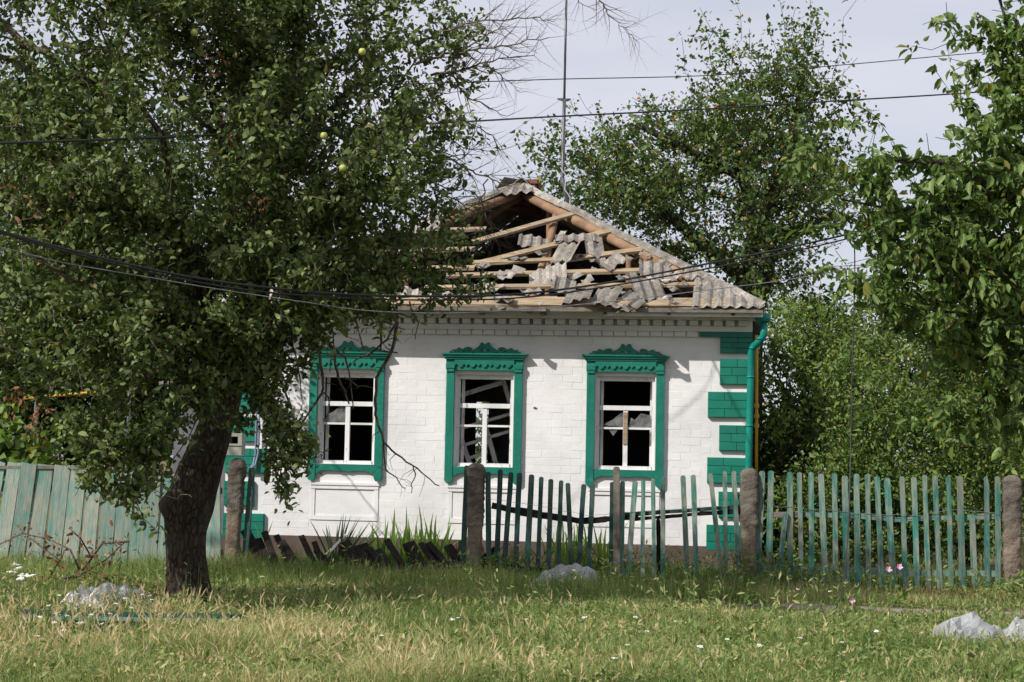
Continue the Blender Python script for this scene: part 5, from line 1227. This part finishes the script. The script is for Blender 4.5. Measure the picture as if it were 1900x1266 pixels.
dry = np.clip(.29 + .6 * n1 + .5 * n2 + .30 * sm(-x, -.8, 1.8) * sm(14.6 - y, -1.2, .9) - .16 * right + .45 * right * sm(po, .3, .9) + .12 * sm(-x, 1.5, 3), 0, 1)
tint = np.clip(dry * .66 + NR.normal(size=len(x)) * .20, 0, 1)
low = np.maximum(right * sm(y, 15.2, 16.9), np.exp(-(((x + 3.4) / 1.3) ** 4 + ((y - 14.7) / 2.0) ** 4)))
n4 = nz2(x, y, 1.1, 61); h = (.09 + .10 * (n2 + .5) + .12 * np.maximum(n4, 0) + .05 * NR.random(len(x)) + .05 * (1 - right)) * (1 - .55 * onpath) * (1 - .78 * low); h = h.clip(.03, .36) * NR.uniform(.6, 1.3, len(x))
tx, ty = scatter(420, 11.0, 18.0); m = 34; tx = np.repeat(tx, m); ty = np.repeat(ty, m); tt = np.repeat(np.clip(NR.normal(.36, .2, 420), .02, .9), m); th_ = np.repeat(NR.uniform(.16, .34, 420), m) * (1 - .6 * sm(tx, .6, 3.2) * sm(ty, 15.2, 16.9))
x = np.concatenate([x, tx + NR.normal(size=len(tx)) * .045]); y = np.concatenate([y, ty + NR.normal(size=len(tx)) * .045]); h = np.concatenate([h, th_ * NR.uniform(.6, 1.2, len(tx))]); tint = np.concatenate([tint, np.clip(tt + NR.normal(size=len(tx)) * .1, 0, 1)])
V, T, tn, tipP, tipD = blades(x, y, h, .005 + .004 * NR.random(len(x)), tint, 1.5)
tag(link('meadow_grass', mesh_np('meadow_grass', V, T, tn), M['grass']), 'unmown green and straw-coloured grass in front of the fence', 'grass', None, 'stuff')
# weeds near and behind the fence
x, y = scatter(60000, 19.2, 23.2); Q = np.stack([x, y], 1)
u_ = (x - HB.x) * math.cos(A) - (y - HB.y) * math.sin(A); d_ = (x - HB.x) * math.sin(A) + (y - HB.y) * math.cos(A)
k = ~((d_ > -.06) & (np.abs(u_) < HW + .05)); x, y, u_, d_ = x[k], y[k], u_[k], d_[k]
n1, n2 = nz2(x, y, .9, 5), nz2(x, y, 2.5, 15)
tint = np.clip(.22 + .4 * n1 + .25 * sm(u_, 2.5, 5) * (d_ < FD) + NR.normal(size=len(x)) * .13, 0, 1); h = (.16 + .13 * (n2 + .4) + .08 * NR.random(len(x))).clip(.05, .4) * NR.uniform(.6, 1.3, len(x)) * (1 - .35 * sm(u_, 2.5, 4.5) * (d_ < FD))
V, T, tn, _, _ = blades(x, y, h, .006 + .006 * NR.random(len(x)), tint, .6)
tag(link('fence_weeds', mesh_np('fence_weeds', V, T, tn), M['grass']), 'rank weeds growing along the foot of the fences', 'weeds', None, 'stuff')
x, y = scatter(3000, 23, 40, 3); V, T, tn, _, _ = blades(x, y, NR.uniform(.2, .5, len(x)), np.full(len(x), .02), NR.random(len(x)) * .5)
tag(link('garden_weeds', mesh_np('garden_weeds', V, T, tn), M['grass']), 'coarse weeds in the gardens behind the fences', 'weeds', None, 'stuff')
# broad small leaves of herbs mixed into the sward
x, y = scatter(230000, 10.7, 21.2); n1 = nz2(x, y, .8, 33); k = (n1 + .25 * sm(x, -2, 2) + NR.normal(size=len(x)) * .2 > -.02) & (np.abs(y - (19.05 - .13 * x)) > .45); x, y = x[k], y[k]
P = np.stack([x, y, .02 + NR.random(len(x)) ** 1.4 * (.17 - .14 * sm(x, .6, 3.2) * sm(y, 15.6, 17.2))], 1)
tag(link('herb_leaves', leaf_mesh('herb_leaves', P, .038, .36, -.25, .55, None, False, .55, np.clip(.24 + .5 * n1[k] + .12 * sm(-x, -.5, 2) * sm(14.6 - y, -1, 1) + NR.normal(size=len(x)) * .24, 0, .95)), M['grass']), 'small-leaved green herbs mixed into the meadow', 'herbs', None, 'stuff')
# taller herbs heaped along the fence foot, and dry litter beside the path
uu = NR.uniform(-3.3, 7.2, 26000); dd = NR.normal(FD + .05, .32, len(uu)); q = np.array([tuple(HM @ Vector((a, b_, 0))) for a, b_ in zip(uu, dd)]); hn = nz2(uu, dd, 1.1, 51); hm_ = (.29 + .34 * hn + .10 * (np.abs(uu - 2.2) < 1.6)) * (.35 + .65 * sm(uu, -.9, .2)) * (1 - .55 * sm(uu, 4.3, 5.2)); q[:, 2] = .02 + NR.random(len(uu)) ** .8 * hm_.clip(.04, .5); k = (NR.random(len(uu)) < .35 + hn) & ~((np.abs(q[:, 0] - .60) < .45) & (q[:, 1] < 21.0)); q = q[k]
tag(link('fence_herbs', leaf_mesh('fence_herbs', q, .045, .42, -.1, .5, None, False, .4, np.clip(.12 + NR.normal(size=len(q)) * .12, 0, .6)), M['grass']), 'leafy weeds heaped along the foot of the fences', 'weeds', None, 'stuff')
uu = NR.uniform(2.9, 7.2, 9000); dd = NR.normal(FD - .42, .14, len(uu)); q = np.array([tuple(HM @ Vector((a, b_, 0))) for a, b_ in zip(uu, dd)]); q[:, 2] = .02 + NR.random(len(uu)) * .11
tag(link('dry_litter', leaf_mesh('dry_litter', q, .045, .16, -.2, .4, None, False, .4), M['brown_leaf']), 'reddish dry grass between the right fence and the path', 'litter', None, 'stuff')
# broad-leaved weeds in clumps
cx, cy = scatter(420, 11.5, 21.0); bw = []; bt = []
for a, b_ in zip(cx, cy):
    if abs(path_off(a, b_)) < .6: continue
    hh = R.uniform(.08, .2) + (.14 if b_ > 19 else 0); m = R.randint(14, 34); q = NR.normal(size=(m, 3)) * np.array((.09, .08, 0)) + np.array((a, b_, .02)); q[:, 2] += NR.random(m) * hh; bw.append(q); bt.append(np.full(m, R.uniform(.0, .4)) + NR.normal(size=m) * .06)
tag(link('broad_weeds', leaf_mesh('broad_weeds', np.concatenate(bw), .065, .40, -.15, .5, None, 2, .35, np.clip(np.concatenate(bt), 0, .6)), M['grass']), 'broad-leaved weeds dotted through the meadow and fence foot', 'weeds', None, 'stuff')
# wild barley ears
x, y = scatter(5200, 10.8, 17.5); n1 = nz2(x, y, .7, 41); pr2 = .05 + .9 * sm(-x, -1.3, .8) * sm(14.6 - y, -1.0, 1.4) * sm(n1, -.25, .2) + .15 * (n1 > .12) * sm(-x, -1.2, 1); k = NR.random(len(x)) < pr2; x, y = x[k], y[k]; n_ = len(x)
h = NR.uniform(.16, .36, n_); V, T, tn, tp_, td = blades(x, y, h, np.full(n_, .003), np.full(n_, .78), .7)
Vs, Ts, tns = [V], [T], [tn]; o = len(V); td = unit(td + NR.normal(size=td.shape) * .25)
td[:, 2] *= .7; td = unit(td)
for k in range(6):
    d = unit(td + NR.normal(size=td.shape) * .10); s = unit(np.cross(d, NR.normal(size=d.shape))) * .0032; L = NR.uniform(.045, .085, n_)[:, None]; b0 = tp_ + td * (.006 * k)
    q = np.stack([b0 - s, b0 + s, b0 + d * L], 1).reshape(-1, 3); Vs.append(q); Ts.append(np.arange(n_ * 3).reshape(-1, 3) + o); tns.append(np.full(n_ * 3, NR.uniform(.85, 1.0))); o += n_ * 3
tag(link('wild_barley', mesh_np('wild_barley', np.concatenate(Vs), np.concatenate(Ts), np.concatenate(tns)), M['grass']), 'straw-coloured wild barley ears in the front meadow', 'grass', None, 'stuff')
# tall thin weed stalks
x, y = scatter(620, 14.5, 20.9); n_ = len(x); b = MB(); lp = []
for xx, yy in zip(x, y):
    if abs(path_off(xx, yy)) < .4: continue
    hh = R.uniform(.3, .62); v = Vector((R.uniform(-.2, .2), R.uniform(-.1, .1), 1)); b.tube([(xx, yy, 0), Vector((xx, yy, 0)) + v * hh * .5, Vector((xx, yy, 0)) + v * hh + Vector((R.uniform(-.05, .05), 0, 0))], [.004, .003, .0015], 4, cap=False)
    for k in range(R.randint(3, 8)): lp.append(Vector((xx, yy, 0)) + v * hh * R.uniform(.3, 1))
tag(b.build('weed_stalks', M['stem']), 'thin wiry weed stalks standing above the grass', 'weeds', None, 'stuff')
tag(link('stalk_leaves', leaf_mesh('stalk_leaves', np.array(lp), .05, .3, .0, .5, None, False, .4, NR.random(len(lp)) * .6), M['grass']), 'narrow leaves of the tall wiry weeds', 'weeds', None, 'stuff')
# yarrow and other flowers
def disc(n_, rad, r_, flat):
    b = MB()
    for i in range(n_):
        a_ = R.uniform(0, 6.28); q = rad * math.sqrt(R.random()); c_ = (math.cos(a_) * q, math.sin(a_) * q, R.uniform(-flat, flat) - q * .15)
        b.prism([(r_ * math.cos(t), r_ * math.sin(t)) for t in (0, 1.26, 2.5, 3.77, 5.0)], 0, .004, (), Matrix.Translation(c_) @ Matrix.Rotation(math.pi / 2 + R.uniform(-.5, .5), 4, 'X'))
    return b.mesh('flower_head')
YH = [disc(16, .028, .007, .004) for _ in range(4)]; YS = {}
for hh in (.26, .32, .38, .48):
    b = MB(); b.tube([(0, 0, 0), (.01, 0, hh * .5), (0, 0, hh)], [.003, .0025, .0018], 4, cap=False)
    for k in range(5):
        z = hh * (.15 + .14 * k); a_ = k * 2.4; b.beam((0, 0, z), (math.cos(a_) * .05, math.sin(a_) * .05, z + .03), .008, .002, (0, 0, 1))
    YS[hh] = b.mesh('stem')
def yarrow(px, py, label, hh=.32, s=1.0, group='yarrow in bloom'):
    p = on_ground(px, py, hh); th = thing('yarrow', label, 'flower', (p.x, p.y, gz(p.x, p.y)), R.uniform(0, 6), group)
    link('stem', YS[hh], M['stem'], th); o = link('flower_head', R.choice(YH), M['flower'], th, (0, 0, hh)); o.scale = (s, s, s); o.rotation_euler = (R.uniform(-.2, .2), R.uniform(-.2, .2), 0)
for px, py in ((36,1055),(44,1070),(30,1048),(58,1072),(36,1078),(22,1062)): yarrow(px, py, 'tall creamy yarrow in the cluster at the left edge', .48, 1.5, 'tall yarrow at the left edge')
LEFT = [(90,1130),(110,1110),(130,1125),(145,1108),(160,1118),(180,1128),(200,1115),(215,1132),(232,1120),(75,1150),(100,1160),(125,1150),(150,1162),(70,1180),(118,1172),(168,1150),(190,1165),(265,1108),(278,1112),(282,1122),(245,1140),(205,1150)]
for px, py in LEFT: yarrow(px, py, 'small white yarrow beside the white sheets at left', .26, .7, 'yarrow round the white sheets')
MIDR = [(520,1098),(555,1090),(562,1076),(840,1142),(925,1083),(660,1135),(1085,1140),(1180,1137),(1250,1150),(1255,1145),(1110,1185),(1130,1188),(1165,1198),(1200,1165),(1290,1165),(1350,1180),(1365,1175),(1420,1190),(1410,1200),(1485,1180),(1515,1182),(1450,1148),(1395,1135),(1580,1165),(1625,1178),(1560,1188),(1650,1150),(1480,1085),(1465,1080),(1545,1110),(1540,1092),(710,1170),(760,1180),(800,1220),(750,1245),(790,1245),(850,1140),(1300,1200),(1240,1215),(1140,1222),(1870,1150),(1882,1160),(1890,1172)]
for px, py in MIDR[::3] + MIDR[1::6]: yarrow(px, py, 'single white yarrow scattered in the open meadow', R.choice((.26, .32)), R.uniform(.55, .9), 'yarrow scattered in the meadow')
def petals(n_, r_, cup):
    b = MB()
    for i in range(n_):
        a_ = 2 * math.pi * i / n_; w = .9 * math.pi / n_
        b.add([(0, 0, 0), (r_ * .7 * math.cos(a_ - w), r_ * .7 * math.sin(a_ - w), cup * .6), (r_ * math.cos(a_), r_ * math.sin(a_), cup), (r_ * .7 * math.cos(a_ + w), r_ * .7 * math.sin(a_ + w), cup * .6)], [(0, 1, 2, 3)])
    return b.mesh('petals')
PK = petals(5, .04, .03); YL = petals(7, .028, .006)
def flower(name, px, py, hh, Y, me, m, label, tilt):
    p = at(px, py, Y); th = thing(name, label, 'flower', (p.x, p.y, gz(p.x, p.y))); MB().tube([(0, 0, 0), (.015, 0, p.z * .5), (0, 0, p.z)], .003, 4).build('stem', M['stem'], th)
    o = link('petals', me, m, th, (0, 0, p.z)); o.rotation_euler = (tilt, .3, 0)
    lp_ = np.array([(R.gauss(0, .04), R.gauss(0, .03), p.z * R.uniform(.1, .85)) for _ in range(14)]); link('leaves', leaf_mesh('leaves', lp_, .07, .6, .1, .5), M['bush_leaf'], th)
flower('mallow', 1668, 1050, .6, 19.0, PK, M['pink'], 'pale pink mallow on a tall stem before the teal fence, upper bloom', 1.1)
flower('mallow', 1648, 1056, .6, 18.9, PK, M['pink'], 'pale pink mallow bud just left of the upper mallow bloom', 1.0)
flower('bindweed', 1580, 1110, .3, 18.0, PK, M['pink'], 'deep pink flower low in the grass beside the hanging cable', 1.3)
flower('hawkweed', 884, 1184, .25, 14.7, YL, M['yellowpetal'], 'yellow flower in the middle of the meadow, left of its twin', .5)
flower('hawkweed', 898, 1186, .25, 14.7, YL, M['yellowpetal'], 'yellow flower in the middle of the meadow, right of its twin', .5)
